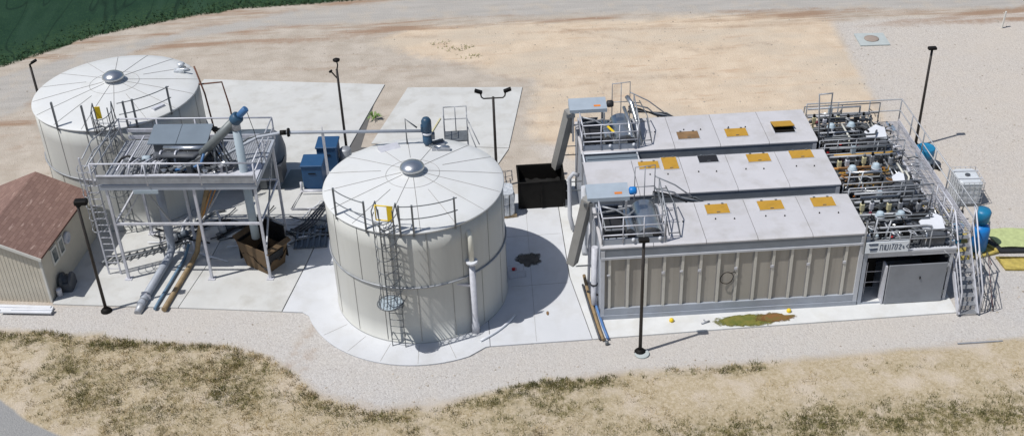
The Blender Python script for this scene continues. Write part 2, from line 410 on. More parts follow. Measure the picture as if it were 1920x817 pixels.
    dry = mix(rng_(noise(22,4,.8),.45,.75,0,.55), dry, (.27,.21,.125))
    dry = mix(rng_(mid,.48,.66,0,.8), dry, (.53,.45,.36))
    gr = mix(rng_(fine,.35,.65), (.12,.105,.04), (.25,.205,.10))
    dry = mix(math_('MULTIPLY', attr('g_green'), rng_(noise(5,6,.7),.40,.58,0,.9)), dry, gr)
    base = mix(edge('e_lawn', .16, .6), base, dry)
    base = mix(edge('e_near', .05, .12), base, mix(rng_(grain,.3,.7), (.25,.245,.24), (.31,.305,.295)))
    # green bank
    gb = mix(rng_(mid,.3,.7), (.012,.036,.021), (.020,.050,.029))
    gb = mix(rng_(fine,.5,.8,0,.6), gb, (.045,.10,.035))
    gb = mix(math_('MULTIPLY', rng_(attr('e_bank'),.2,2.2,1,0), rng_(fine,.4,.7)), gb, (.055,.095,.035))
    sx = N.new('ShaderNodeTexNoise'); sx.inputs['Scale'].default_value=.5; sx.inputs['Detail'].default_value=1; sx.inputs['Distortion'].default_value=.4
    mpb = N.new('ShaderNodeMapping'); mpb.inputs['Rotation'].default_value=(0,0,R(35)); mpb.inputs['Scale'].default_value=(1.6,.25,1); L.new(geo.outputs['Position'], mpb.inputs[0]); L.new(mpb.outputs[0], sx.inputs['Vector'])
    fold = rng_(math_('ABSOLUTE', math_('SUBTRACT', sx.outputs[0], .5), 0), 0, .02, 1, 0)
    gb = mix(math_('MULTIPLY', fold, .7), gb, (.006,.018,.012))
    gb = mix(rng_(sx.outputs[0],.6,.75,0,.5), gb, (.03,.065,.04))
    base = mix(edge('e_bank', .16, .8), base, gb)
    tint = mix(rng_(grain,.25,.75), (.86,.86,.86), (1.12,1.12,1.12))
    mm = N.new('ShaderNodeMix'); mm.data_type='RGBA'; mm.blend_type='MULTIPLY'; mm.inputs[0].default_value=1
    L.new(base, mm.inputs[6]); L.new(tint, mm.inputs[7])
    L.new(mm.outputs[2], b.inputs['Base Color'])
    bp = N.new('ShaderNodeBump'); bp.inputs['Strength'].default_value=.55; bp.inputs['Distance'].default_value=.05
    L.new(math_('ADD', fine, math_('MULTIPLY', vo.outputs['Distance'], -.5)), bp.inputs['Height']); L.new(bp.outputs[0], b.inputs['Normal'])
    return m
TRACKS = [[(-2.0,14.5),(-.13,14.3),(1.15,14.6),(2.2,17.0),(2.7,19.9)],[(1.9,13.0),(2.3,15.6),(3.0,18.3)],[(-2.9,19.6),(-1.7,18.7),(0,17.9),(4.0,18.4),(7.5,18.2)],
  [(-.4,24.9),(3.6,22.6),(7.4,20.9),(11.4,21.4)],[(-17.2,24.2),(-15,24.9),(-11.3,25.0),(-5.8,24.2)],[(-10.6,-1.5),(-10.4,-.6),(-10.0,.7)],[(-10.2,-1.8),(-9.9,-.6)],[(-13.5,21.5),(-8,20.6),(-3.5,20.8)],[(-25.5,13),(-22.8,17),(-20,21)]]
def line_dist(X, Y):
    d = np.full(X.shape,1e9)
    for L_ in TRACKS:
        for (x1,y1),(x2,y2) in zip(L_[:-1],L_[1:]):
            ex,ey = x2-x1,y2-y1; t = np.clip(((X-x1)*ex+(Y-y1)*ey)/(ex*ex+ey*ey),0,1); d = np.minimum(d,np.hypot(X-x1-t*ex,Y-y1-t*ey))
    return d
def green_amount(X, Y):
    g = np.zeros_like(X)
    for (cx,cy,rx,ry,a) in [(-21,.9,3,.45,.75),(-16.3,.25,1.9,.35,1.3),(-14.3,.0,1.6,.35,.9),(-13,-1.2,1.6,.6,.5),(-11.4,-1.6,1.0,.5,.55),(-18.4,-.9,1.1,.6,.8),(-17.0,-2.4,.9,1.0,1.0),
                            (-13.8,-1.7,1.6,.8,.7),(-12.2,-2.6,1.0,.9,.95),(-10.2,-3.2,1.2,.45,.6),(-9.2,-3.7,1.2,.4,.7),(-7.2,-4.3,1.4,.5,.6),
                            (-1.7,-3.25,1.7,.45,1.2),(-3.5,-3.8,1.6,.5,.9),(-1.6,-4.4,1.6,.8,.7),(-3.5,-5,1.5,1,.45),(-.3,-5.6,1.6,.6,.5),(-5.5,-4.8,2,.8,.3),
                            (4.2,-3.0,1.3,.25,.8),(1.7,-3.0,1.3,.25,.5),(7.2,-5.9,2.6,.9,1.1),(10.3,-6.0,2.6,.9,1.1),(3.3,-5.9,2.3,.8,.75),(12.8,-5.9,2,1.0,.9),(6,-7,6,.8,.9),(9.5,-3.4,2.0,.3,.3),(-15,-3.6,2.5,.9,.45)]:
        g = np.maximum(g, a*np.exp(-(((X-cx)/rx)**2+((Y-cy)/ry)**2)))
    g = g*(1+1.1*vnoise(X,Y,.5,4)) + .55*(vnoise(X,Y,.8,5)+.2)*(np.exp(-((X+12)/8)**2))
    return np.clip(g,0,1)
def bank_height(X, Y, e): return np.clip(e-.3,0,None)*.12
def make_ground():
    s = .16
    xs = np.concatenate([[-900,-300,-120,-60],np.arange(-34,28,s),[60,120,300,900]]); ys = np.concatenate([[-600,-200,-60,-20],np.arange(-9,36,s),[60,120,300,1200]])
    X,Y = np.meshgrid(xs,ys); nx,ny = len(xs),len(ys)
    wob = .45*vnoise(X,Y,1.1,1)+.2*vnoise(X,Y,.35,2)
    E = {}
    E['e_road'] = sdf(X,Y,ROAD)+wob*.8; E['e_shoulder'] = 1.5-np.abs(E['e_road']+.4)
    E['e_bank'] = sdf(X,Y,BANK)+wob*.6; E['e_orange'] = sdf(X,Y,ORANGE)+wob*1.2
    E['e_lawn'] = sdf(X,Y,LAWN)+wob*.7; E['e_near'] = sdf(X,Y,NEARROAD)+wob*.05; E['e_gravel'] = sdf(X,Y,GRAVEL)+wob*.5
    E['g_green'] = green_amount(X,Y); E['d_track'] = line_dist(X+.25*vnoise(X,Y,1.5,31),Y+.25*vnoise(X,Y,1.5,32))
    Z = bank_height(X,Y,sdf(X,Y,BANK))
    Z += np.where(E['e_lawn']>0, np.clip(E['e_lawn'],0,.6)*.06*(1+vnoise(X,Y,.8,8)),0)
    cls = np.zeros(X.shape,int)
    for k,n in enumerate(['e_gravel','e_road','e_lawn','e_near','e_bank'],1): cls[E[n]>0] = k
    fc = cls[:-1,:-1]
    idx = np.arange(nx*ny).reshape(ny,nx)
    mt = terrain_mat()
    V = np.stack([X,Y,Z],-1).reshape(-1,3)
    for k,name in enumerate(['ground','gravel_yard','road','lawn','near_road','grass_bank']):
        sel = fc == k
        if not sel.any(): continue
        q = np.stack([idx[:-1,:-1][sel],idx[:-1,1:][sel],idx[1:,1:][sel],idx[1:,:-1][sel]],-1)
        used,inv = np.unique(q,return_inverse=True); q = inv.reshape(q.shape)
        me = bpy.data.meshes.new(name); me.vertices.add(len(used)); me.vertices.foreach_set('co', V[used].astype('f').ravel())
        me.loops.add(q.size); me.loops.foreach_set('vertex_index', q.ravel().astype('i'))
        me.polygons.add(len(q)); me.polygons.foreach_set('loop_start', np.arange(0,q.size,4,dtype='i'))
        for n,a in E.items():
            at = me.attributes.new(n,'FLOAT','POINT'); at.data.foreach_set('value', a.ravel()[used].astype('f'))
        me.update(calc_edges=True); me.materials.append(mt)
        o = bpy.data.objects.new(name, me); COL.objects.link(o); o['kind'] = 'structure'
make_ground()

def blades(name, label, pts, hmin, hmax, width, per, matname, lean=.5, spread=.035):
    """many thin blades, one object"""
    n = len(pts)*per; P = np.repeat(pts,per,axis=0)+np.c_[rng.normal(0,spread,(n,2)),np.zeros(n)]
    a = rng.random(n)*2*np.pi; h = hmin+(hmax-hmin)*rng.random(n)
    d = np.c_[np.cos(a),np.sin(a),np.zeros(n)]*(width/2)
    b = rng.random(n)*2*np.pi; ln = np.c_[np.cos(b),np.sin(b),np.zeros(n)]*(h*lean*rng.random(n))[:,None]
    tip = P+ln+np.c_[np.zeros((n,2)),h]
    V = np.stack([P-d,P+d,tip],1).reshape(-1,3)
    me = bpy.data.meshes.new(name); me.vertices.add(3*n); me.vertices.foreach_set('co',V.astype('f').ravel())
    me.loops.add(3*n); me.loops.foreach_set('vertex_index',np.arange(3*n,dtype='i'))
    me.polygons.add(n); me.polygons.foreach_set('loop_start',np.arange(0,3*n,3,dtype='i'))
    me.update(calc_edges=True); me.materials.append(matname)
    o = bpy.data.objects.new(name,me); COL.objects.link(o); tag(o,label,'grass',kind='stuff')
def make_grass():
    gd = mat('grass_dry',(.40,.31,.165),.9,var=.45,scale=3); gg = mat('grass_green',(.14,.135,.045),.9,var=.5,scale=3,dirt=(.32,.25,.10),dirt_amt=.9,dscale=2.5)
    n = 260000
    p = np.c_[rng.uniform(-24,18,n),rng.uniform(-8.5,2.5,n)]
    X,Y = p[:,0],p[:,1]; e = sdf(X,Y,LAWN)+.45*vnoise(X,Y,1.1,1)*.7; near = sdf(X,Y,NEARROAD); g = green_amount(X,Y)
    dens = np.clip(.42*np.exp(-((X+13)/7)**2)+.08-.16*(X>1)*np.clip((X-1)/3,0,1)+.5*vnoise(X,Y,1.3,21)+.4*vnoise(X,Y,.45,22),0,1)
    ok = (e>.02)&(near<-.1)
    z = np.full(n,.0)
    dr = ok&(rng.random(n)<dens*.40); P = np.c_[p[dr],z[dr]]
    blades('dry_grass','dry straw coloured grass covering the strip along the bottom edge',P[::5],.05,.15,.022,18,gd,1.2,.075)
    gr = ok&(rng.random(n)<g**1.6*.55); P = np.c_[p[gr],z[gr]]
    blades('green_grass','patches of olive green grass along the front edge of the gravel',P[::4],.05,.17,.022,16,gg,.9,.065)
    # bank grass and the low tufts beside the far road
    n = 60000; p = np.c_[rng.uniform(-33,0,n),rng.uniform(20,31,n)]; X,Y=p[:,0],p[:,1]; e = sdf(X,Y,BANK)
    ok = (e>-.1)&(e<1.8)&(rng.random(n)<np.exp(-np.abs(e)/.5)*.6)
    P = np.c_[p[ok],bank_height(X[ok],Y[ok],e[ok])]
    blades('bank_grass','ragged green grass along the foot of the dark green bank',P,.05,.14,.04,3,mat('grass_bank',(.035,.07,.025),.9,var=.4,scale=2),.8)
make_grass()

def stones():
    # loose stones on the bare soil and gravel
    n = 9000; X = rng.uniform(-27,24,n); Y = rng.uniform(-7.5,27,n); r = .018+.035*rng.random(n)**3
    blocked = ((X>-19.8)&(X<13.3)&(Y>-1.2)&(Y<9.6)&(sdf(X,Y,GRAVEL)<.1))|((X>-22.2)&(X<-1.4)&(Y>1.2)&(Y<20.8))|((X>-11.4)&(X<13.5)&(Y>-2.1)&(Y<9.6))
    ok = ~blocked&((sdf(X,Y,ROAD)<0)|(rng.random(n)<.15))&(sdf(X,Y,BANK)<0)&((Y<0)|(rng.random(n)<.55))
    X,Y,r = X[ok],Y[ok],r[ok]; n=len(X)
    base = np.array([(1,0,0),(0,1,0),(-1,0,0),(0,-1,0),(0,0,.8),(0,0,-.3)]); f = [(0,1,4),(1,2,4),(2,3,4),(3,0,4)]
    a = rng.random(n)*6.28; c,s_ = np.cos(a),np.sin(a); sx = .7+.6*rng.random(n)
    V = np.zeros((n,6,3)); V[:,:,0] = X[:,None]+r[:,None]*(base[:,0]*c[:,None]*sx[:,None]-base[:,1]*s_[:,None]); V[:,:,1] = Y[:,None]+r[:,None]*(base[:,0]*s_[:,None]*sx[:,None]+base[:,1]*c[:,None]); V[:,:,2] = r[:,None]*base[:,2]+.006
    F = (np.arange(n)[:,None,None]*6+np.array(f)[None]).reshape(-1,3)
    me = bpy.data.meshes.new('loose_stones'); me.vertices.add(6*n); me.vertices.foreach_set('co',V.astype('f').ravel()); me.loops.add(F.size); me.loops.foreach_set('vertex_index',F.astype('i').ravel())
    me.polygons.add(len(F)); me.polygons.foreach_set('loop_start',np.arange(0,F.size,3,dtype='i')); me.update(calc_edges=True)
    me.materials.append(mat('stone',(.40,.35,.29),.9,var=.5,scale=9,dirt=(.16,.12,.09),dirt_amt=1,dscale=4))
    o = bpy.data.objects.new('loose_stones',me); COL.objects.link(o); tag(o,'small loose stones scattered over the bare soil and gravel','stones',kind='stuff')
stones()
# ------------------------------------------------------------ slabs
def circle_poly(cx,cy,r,a0,a1,n): return arc(cx,cy,r,a0,a1,n)
T1 = (-18.12,10.58,3.19,4.61); T2 = (-6.20,2.35,3.07,4.60)
def slabs():
    struct('concrete_slab', MB()
      .prism([(-19.7,2.80),(-15.05,2.13),(-14.35,5.0),(-14.0,7.3),(-19.2,7.9)],.006,.05)
      .prism([(-15.02,2.13),(-11.26,1.55),(-10.62,4.5),(-10.15,7.0),(-13.97,7.28),(-14.32,5.0)],.006,.05)
      .prism([(-19.2,7.93),(-14.0,7.33),(-13.97,7.32),(-10.13,7.04),(-9.65,12.5),(-8.15,18.95),(-17.0,20.55),(-18.4,14.0),(-21.6,12.2),(-22,9.5)],.006,.05), 'concrete')
    struct('concrete_slab', MB()
      .prism([(-7.03,18.5),(-1.6,17.9),(-2.55,12.25),(-8.55,13.3)],.006,.05)
      .prism([(-9.62,12.4),(-8.2,13.2),(-2.55,12.2),(-4.1,8.5),(-10.0,8.5)],.006,.05), 'concrete')
    ap = [(-10.50,1.42)]+arc(-6.2,2.35,4.22,196,292,24)+[(-4.05,-1.13),(-3.9,-1.1)]
    struct('concrete_apron', MB()
      .prism([(-10.58,4.5),(-11.22,1.53)]+ap+[(-3.9,8.48),(-10.0,8.48),(-10.1,7.0)],.006,.052)
      .prism([(-3.88,-1.10),(-.40,-1.05),(-.83,2.6),(-.83,8.48),(-3.88,8.48)],.006,.052), 'concrete_new')
    struct('equipment_pad', MB()
      .prism([(-.37,-1.05),(1.5,-1.0),(4.6,-.92),(12.35,-.78),(12.6,9.4),(-.80,9.4),(-.80,2.6)],.006,.054), 'liner')
    struct('slab_gap_shade', MB().prism([(-19.6,2.9),(-10.6,1.7),(-6.5,-1.6),(-4,-1),(12.2,-.7),(12.5,9.2),(-.75,9.2),(-.9,8.4),(-4.2,8.4),(-2.9,12.1),(-9,13.1),(-8.4,18.8),(-16.8,20.3),(-18.3,14),(-19.2,7.9)],-.01,.0055), 'gap_shade')  # dark sheet added below so the gaps between slabs look shaded
    # a few control joints cut into the apron around the tank
    j = MB()
    for a in (214,232,250,268,286):
        c,s_ = math.cos(R(a)),math.sin(R(a)); j.bar((-6.2+3.2*c,2.35+3.2*s_,.0545),(-6.2+4.15*c,2.35+4.15*s_,.0545),.015,.003)
    j.bar((-2.3,-1.0,.0545),(-2.1,8.4,.0545),.012,.003)
    for y in (2.2,5.4): j.bar((-3.0,y,.0545),(-.9,y+.05,.0545),.012,.003)
    struct('control_joint', j, 'seam_light')
slabs()
def soft(name, col, col2, sc, rx, ry, amt=.95, seed=0.):
    m = bpy.data.materials.new(name); m.use_nodes = True; nt = m.node_tree; N = nt.nodes; L = nt.links; b = N['Principled BSDF']; b.inputs['Roughness'].default_value = .85
    tc = N.new('ShaderNodeTexCoord'); mp = N.new('ShaderNodeMapping'); mp.inputs['Scale'].default_value = (1/rx,1/ry,0); L.new(tc.outputs['Object'], mp.inputs[0])
    ln = N.new('ShaderNodeVectorMath'); ln.operation = 'LENGTH'; L.new(mp.outputs[0], ln.inputs[0])
    n = N.new('ShaderNodeTexNoise'); n.inputs['Scale'].default_value = sc; n.inputs['Detail'].default_value = 7; n.inputs['Roughness'].default_value = .65
    m2 = N.new('ShaderNodeMapping'); m2.inputs['Location'].default_value = (seed,seed,0); L.new(tc.outputs['Object'], m2.inputs[0]); L.new(m2.outputs[0], n.inputs['Vector'])
    s1 = N.new('ShaderNodeMath'); s1.operation = 'MULTIPLY_ADD'; L.new(n.outputs[0], s1.inputs[0]); s1.inputs[1].default_value = -1.3; L.new(ln.outputs['Value'], s1.inputs[2])
    r = N.new('ShaderNodeMapRange'); r.inputs[1].default_value = .30; r.inputs[2].default_value = -.05; r.inputs[3].default_value = 0; r.inputs[4].default_value = amt; L.new(s1.outputs[0], r.inputs[0])
    L.new(r.outputs[0], b.inputs['Alpha'])
    c = N.new('ShaderNodeMix'); c.data_type = 'RGBA'; c.inputs[6].default_value = (*col,1); c.inputs[7].default_value = (*col2,1)
    r2 = N.new('ShaderNodeMapRange'); r2.inputs[1].default_value = .4; r2.inputs[2].default_value = .62; L.new(n.outputs[0], r2.inputs[0]); L.new(r2.outputs[0], c.inputs[0]); L.new(c.outputs[2], b.inputs['Base Color'])
    return m
def blob(name,label,cat,cx,cy,rx,ry,z,m,n=40,seed=1,th=.004,kind=None,rot=0):
    r_ = random.Random(seed); ph = [r_.random()*6.28 for _ in range(6)]
    pts = []
    for i in range(n):
        a = 2*math.pi*i/n; k = 1+.16*math.sin(2*a+ph[0])+.12*math.sin(3*a+ph[1])+.08*math.sin(5*a+ph[2])+.06*math.sin(9*a+ph[3])+r_.uniform(-.04,.04)
        x,y = rx*k*math.cos(a), ry*k*math.sin(a)
        pts.append((cx+x*math.cos(rot)-y*math.sin(rot), cy+x*math.sin(rot)+y*math.cos(rot)))
    mb = MB().prism(pts,z,z+th); o = single(name,label,cat,mb,m)
    if kind:
        o['kind'] = kind
    return o
blob('algae_spill','olive green algae spill on the white pad in front of the long wall','spill',5.0,-.58,1.25,.40,.055,soft('algae_soft',(.11,.13,.02),(.19,.17,.035),3.5,1.25,.40),seed=3,n=60)
blob('rust_spill','rust brown tongue of the spill on the white pad, right of its olive part','spill',6.0,-.5,.8,.30,.0605,soft('rust_soft',(.22,.10,.03),(.15,.12,.03),4,.8,.30,.9,3.),seed=9,n=50)
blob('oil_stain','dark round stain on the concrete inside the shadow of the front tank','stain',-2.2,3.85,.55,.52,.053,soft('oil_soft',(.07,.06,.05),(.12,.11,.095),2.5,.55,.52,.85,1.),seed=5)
blob('dirt_spot','small brown spot on the concrete to the right of the front tank','stain',-1.8,.5,.05,.09,.053,'hatchbrown',n=12,seed=6,th=.03)
def manhole():
    t = Thing('manhole','round brown manhole cover in a pale square pad in the upper right gravel','manhole',(16.07,21.05,0))
    t.part('pad', MB().prism([(-.75,-.68),(.72,-.75),(.78,.62),(-.68,.72)],.004,.06),'padold')
    t.part('lid', MB().lathe([(.36,0),(.36,.03),(.33,.045),(.0,.045)],(0,0,.06),24),'manhole')
manhole()

# ------------------------------------------------------------ storage tanks
def tank(name,label,T,ring_z,posts,ladder_a,gate_a,hatches,seams0):
    cx,cy,r,h = T; t = Thing(name,label,'tank',(cx,cy,0),group='round beige storage tanks')
    n = 96
    shell = MB()
    prof = [(r+.02,.05),(r+.02,.12),(r,.12)]+[(r,.12+(h-.12)*i/6) for i in range(1,7)]
    shell.lathe(prof,(0,0,0),n); sh = t.part('shell',shell,'tank')
    se = MB()
    for k in range(16):
        a = R(seams0+22.5*k); u = Vector((math.cos(a),math.sin(a),0))
        for z0,z1,da in ((.14,ring_z,0),(ring_z,h-.03,R(8))):
            a2 = a+da; u = Vector((math.cos(a2),math.sin(a2),0)); se.bar(u*(r+.004)+Vector((0,0,z0)),u*(r+.004)+Vector((0,0,z1)),.02,.016)
    t.part('seam',se,'seam_light',sh)
    ring = MB(); ring.tube([(r*1.012*math.cos(2*math.pi*i/n),r*1.012*math.sin(2*math.pi*i/n),ring_z) for i in range(n)],.032,6,closed=True)
    t.part('wind_girder',ring,'galv')
    ap = .52
    roof = MB().lathe([(r+.03,h-.05),(r+.05,h),(r+.02,h+.025)]+[(r*(1-i/8),h+.025+(ap-.025)*(i/8)**.93) for i in range(1,8)]+[(.25,h+ap)],(0,0,0),n)
    rf = t.part('roof',roof,'tankroof')
    rs = MB()
    for k in range(16):
        a = R(seams0+22.5*k+5); u = Vector((math.cos(a),math.sin(a),0))
        pr = [(r*(1-i/8),h+.025+(ap-.025)*(i/8)**.93+.008) for i in range(0,8)]
        st = 5.7 if k%3==1 else 7
        pts = [u*q[0]+Vector((0,0,q[1])) for i,q in enumerate(pr) if i<=st]
        rs.tube(pts,.008,4)
    zr = h+.025+(ap-.025)*(.7)**.93+.004
    rs.tube([(.3*r*math.cos(R(i*6)),.3*r*math.sin(R(i*6)),zr) for i in range(60)],.007,4,closed=True)
    t.part('roof_seam',rs,'seam',rf)
    vent = MB().lathe([(.27,0),(.27,.12),(.40,.10),(.43,.14),(.40,.22),(.28,.31),(.12,.36),(.0,.37)],(0,0,h+ap-.03),24)
    t.part('vent_cap',vent,'stainless')
    # edge railing
    for (a0,a1,full,rp) in posts:
        mb = MB(); k = 8; rr = r+.02
        pp = arc(0,0,rr,a0,a1,k,h)
        for hh in ((.55,1.02) if full else ()): mb.tube([(p[0],p[1],h+hh) for p in pp],.018,6)
        for a in rp:
            q = mb if full else MB()
            q.bar((rr*math.cos(R(a)),rr*math.sin(R(a)),h-.12),(rr*math.cos(R(a)),rr*math.sin(R(a)),h+1.06),.09,.06)
            if not full: t.part('rail_post',q,'galvdark')
        if full: t.part('railing',mb,'galvdark')
    # caged ladder
    a = R(ladder_a); u = Vector((math.cos(a),math.sin(a),0)); w = Vector((-u.y,u.x,0)); L = MB(); d = u*(r+.2)
    for s_ in (-1,1): L.bar(d+w*.23*s_+Vector((0,0,.05)),d+w*.23*s_+Vector((0,0,h+1.0)),.05,.03)
    for i in range(17): L.tube([d+w*.23+Vector((0,0,.35+i*.28)),d-w*.23+Vector((0,0,.35+i*.28))],.013,5)
    for z in (.5,1.7,2.9,4.1): 
        for s_ in (-1,1): L.bar(u*r+w*.23*s_+Vector((0,0,z)),d+w*.23*s_+Vector((0,0,z)),.04,.02)
    lad = t.part('ladder',L,'galvdark')
    C = MB(); hoop = lambda z,q=.36: C.tube([d+w*(q*math.cos(R(b)))+u*(.02+(q*1.9)*math.sin(R(b)))+Vector((0,0,z)) for b in range(0,181,15)],.016,5)
    for z in (2.25,2.6,3.1,3.6,4.1,4.6,5.1,5.5): hoop(z,.45 if z<2.3 else .37)
    for b in (20,45,70,90,110,135,160): C.bar(d+w*(.37*math.cos(R(b)))+u*(.02+.70*math.sin(R(b)))+Vector((0,0,2.28)),d+w*(.37*math.cos(R(b)))+u*(.02+.70*math.sin(R(b)))+Vector((0,0,5.5)),.022,.012)
    t.part('ladder_cage',C,'galvdark')
    if ladder_a > 270: c_hatch = False
    else: c_hatch = True
    P = MB()      # bottom hatch of the cage, a round mesh
    c0 = d+u*.42+Vector((0,0,2.2)); P.lathe([(.40,0),(.40,.02)],c0,20); 
    if c_hatch: t.part('cage_hatch',P,'bluegrey')
    P = MB(); P.tube([c0+Vector((.43*math.cos(R(i*15)),.43*math.sin(R(i*15)),.03)) for i in range(24)],.022,5,closed=True)
    for i in range(-3,4): P.bar(c0+Vector((i*.11,-.36,.035)),c0+Vector((i*.11,.36,.035)),.015,.015)
    if c_hatch: t.part('hatch_rim',P,'galvdark')
    g = R(gate_a); u = Vector((math.cos(g),math.sin(g),0)); w = Vector((-u.y,u.x,0)); G = MB(); o = u*(r-.02)+Vector((0,0,h))
    if c_hatch:
        for zz in (.45,1.0): G.tube([o-w*.3+Vector((0,0,zz)),o+w*.3+Vector((0,0,zz))],.022,6)
        G.tube([o-w*.3+Vector((0,0,.45)),o-w*.3+Vector((0,0,1.0))],.022,6)
    G.obox(o+w*(.19 if c_hatch else -.17)+Vector((0,0,.72)),.2,.03,.5,g+math.pi/2)
    t.part('gate',G,'yellow')
    G = MB()
    for s_ in (-1,1): G.tube([o+w*.33*s_+u*.2+Vector((0,0,-.1)),o+w*.36*s_+u*.2+Vector((0,0,.9)),o+w*.34*s_-u*.15+Vector((0,0,1.05)),o+w*.34*s_-u*.35+Vector((0,0,.2))],.024,6)
    G.tube([o+w*.33+u*.0+Vector((0,0,.3)),o+u*.2+Vector((0,0,.16)),o-w*.33+Vector((0,0,.3))],.03,6)
    t.part('gate_frame',G,'galvdark')
    for (ha,hr,sx,sy) in hatches:
        g = R(ha); c = Vector((hr*math.cos(g),hr*math.sin(g),h+.04+(ap-.02)*(1-hr/r)))
        hb = MB().obox(c,sx,sy,.09,g+R(90),-math.atan(ap/r)*1.0)
        t.part('roof_hatch',hb,'galvlight')
    return t
tA = tank('storage_tank','beige round tank in the middle, standing in full view on the scalloped apron',T2,2.42,
     [(215,241,1,(215,241)),(263,299,1,(263,271,297)),],256,254,[(112,2.35,.75,.42)],0)
tB = tank('storage_tank','beige round tank at the far left, behind the raised platform and the shed',T1,2.42,
     [(240,263,0,(240,263)),(286,324,1,(290,296,322)),],276,276,[(318,2.7,.5,.22),(30,2.6,.3,.25)],6)
# agitator on the rear edge of the middle tank
def agitator(loc,rz,label):
    t = Thing('agitator',label,'mixer',loc,rz)
    t.part('base_plate',MB().box(-.35,.35,-.35,.35,0,.06).box(-.1,.55,-.5,-.3,.06,.16),'galv')
    t.part('arm',MB().tube([(-.2,-.1,.1),(.5,-.35,.15)],.07,8).tube([(-.25,.3,.1),(.1,-.5,.12)],.05,8).lathe([(.2,0),(.2,.08),(.12,.12)],(.1,-.3,.05),12),'stainless')
    m = t.part('motor',MB().lathe([(.13,0),(.17,.08),(.17,.35),(.13,.40),(.13,.5),(.18,.55),(.18,.95),(.12,1.05),(0,1.07)],(-.25,.1,.08),14),'motor')
    t.part('terminal_box',MB().bevbox(-.46,-.38,-.02,.2,.62,.85,.01),'motor',m)
    t.part('bracket',MB().box(-.1,.02,.0,.2,.3,.5).bar((-.2,.1,.1),(.3,.3,.1),.08),'galvdark')
    t.part('band',MB().lathe([(.183,0),(.183,.07)],(-.25,.1,.50),14),'white',m)
agitator((-5.45,4.55,4.72),0,'blue motor with steel mixer arm on the rear edge of the middle tank')
def tank_stair():
    # small cage platform with a slanting rail behind the middle tank
    t = Thing('access_platform','small caged steel platform standing at the rear edge of the middle tank','platform',(-4.75,9.4,0),world=True)
    fr = MB()
    x0,x1,y0,y1,z0 = -5.2,-4.28,9.0,9.8,2.4
    t.part('floor',MB().box(x0,x1,y0,y1,z0-.06,z0),'galvdark')
    mb = railing([(x0,y0,z0),(x0,y1,z0),(x1,y1,z0),(x1,y0,z0)],(.55,1.1),.45,.022); t.part('railing',mb,'galv')
    for x in (x0,x1):
        for y in (y0+.1,y1): t.part('leg',MB().bar((x,y,.05),(x,y,z0),.06),'galv')
    t.part('handrail',MB().tube([(x1,y0+.2,z0+.9),(x1+.45,y0-.6,z0+.1)],.022,6).tube([(x1,y0+.1,z0+.6),(x1+.35,y0-.6,z0-.15)],.022,6),'galv')
tank_stair()
def standpipe():
    t = Thing('standpipe','pale vertical pipe with a flange standing against the right side of the middle tank','pipe',(-4.35,-.28,0),world=True)
    x,y = -4.35,-.28
    t.part('lower_pipe',MB().lathe([(.14,0),(.14,.35),(.11,.42),(.105,2.95)],(x,y,.05),14),'galvlight')
    t.part('flange',MB().lathe([(.2,0),(.2,.1)],(x,y,2.98),16),'white')
    t.part('upper_pipe',MB().tube([(x,y,3.08),(x,y,3.95),(x-.04,y+.1,4.12),(x-.12,y+.3,4.15)],.095,12),'pvc')
    t.part('bracket',MB().bar((x-.1,y,2.05),(x-.75,y-.16,2.3),.07,.07).bar((x,y,2.6),(x-.25,y+.35,2.6),.04),'galvlight')
standpipe()

# ------------------------------------------------------------ shed
def shed():
    rz = math.atan2(-.155,.988); t = Thing('shed','small tan shed with reddish brown shingle roof at the left edge','shed',(-19.75,2.95,0),rz)
    Wd,Ln,hw,hr = 3.7,4.2,2.05,.78      # local: x from -Wd to 0, y 0..Ln
    w = MB().add([(-Wd,0,0),(0,0,0),(0,0,hw),(-Wd/2,0,hw+hr),(-Wd,0,hw),(-Wd,Ln,0),(0,Ln,0),(0,Ln,hw),(-Wd/2,Ln,hw+hr),(-Wd,Ln,hw)],
                 [(0,1,2,3,4),(9,8,7,6,5),(1,6,7,2),(5,0,4,9),(0,5,6,1)])
    wall = t.part('wall',w,'shedwall')
    s = MB()
    for i in range(26): s.box(-Wd+.02+i*.142,-Wd+.09+i*.142,-.008,.0,.02,hw+min(i*.142,Wd-i*.142)*hr/(Wd/2)-.04)
    t.part('siding',s,'shedwall',wall)
    ov,th = .14,.07
    def slope(x0,x1,z0,z1):
        return MB().add([(x0,-ov,z0),(x1,-ov,z1),(x1,Ln+ov,z1),(x0,Ln+ov,z0),(x0,-ov,z0+th),(x1,-ov,z1+th),(x1,Ln+ov,z1+th),(x0,Ln+ov,z0+th)],
          [(0,3,2,1),(4,5,6,7),(0,1,5,4),(1,2,6,5),(2,3,7,6),(3,0,4,7)])
    k = hr/(Wd/2)
    t.part('roof',slope(-Wd/2,ov,hw+hr,hw-k*ov),'shingle'); t.part('roof',slope(-Wd-ov,-Wd/2-.002,hw-k*ov,hw+hr),'shingle')
    tr = MB().bar((-Wd/2,-ov-.015,hw+hr+.0),(ov,-ov-.015,hw-k*ov+.0),.03,.12).bar((-Wd/2,-ov-.015,hw+hr),(-Wd-ov,-ov-.015,hw-k*ov),.03,.12).box(-.06,.015,-.03,.05,0,hw-.1)
    t.part('trim',tr,'shedtrim')
    for y0,wd in ((.75,.42),(1.35,.36)):
        f = t.part('window',MB().box(.0,.05,y0-.03,y0+wd+.03,1.1,1.8),'shedtrim')
        t.part('pane',MB().box(.04,.056,y0+.05,y0+wd-.05,1.2,1.7),'glass',f)
    # round fan beside the windows
    t.part('vent_fan',MB().lathe([(.24,0),(.24,.09),(.18,.12),(.16,.06)],(0,2.0,1.5),18,'X'),'galvlight')
    t.part('drip_edge',MB().bar((.03,.2,.02),(.03,Ln,.02),.04,.05),'darkgrey')
shed()
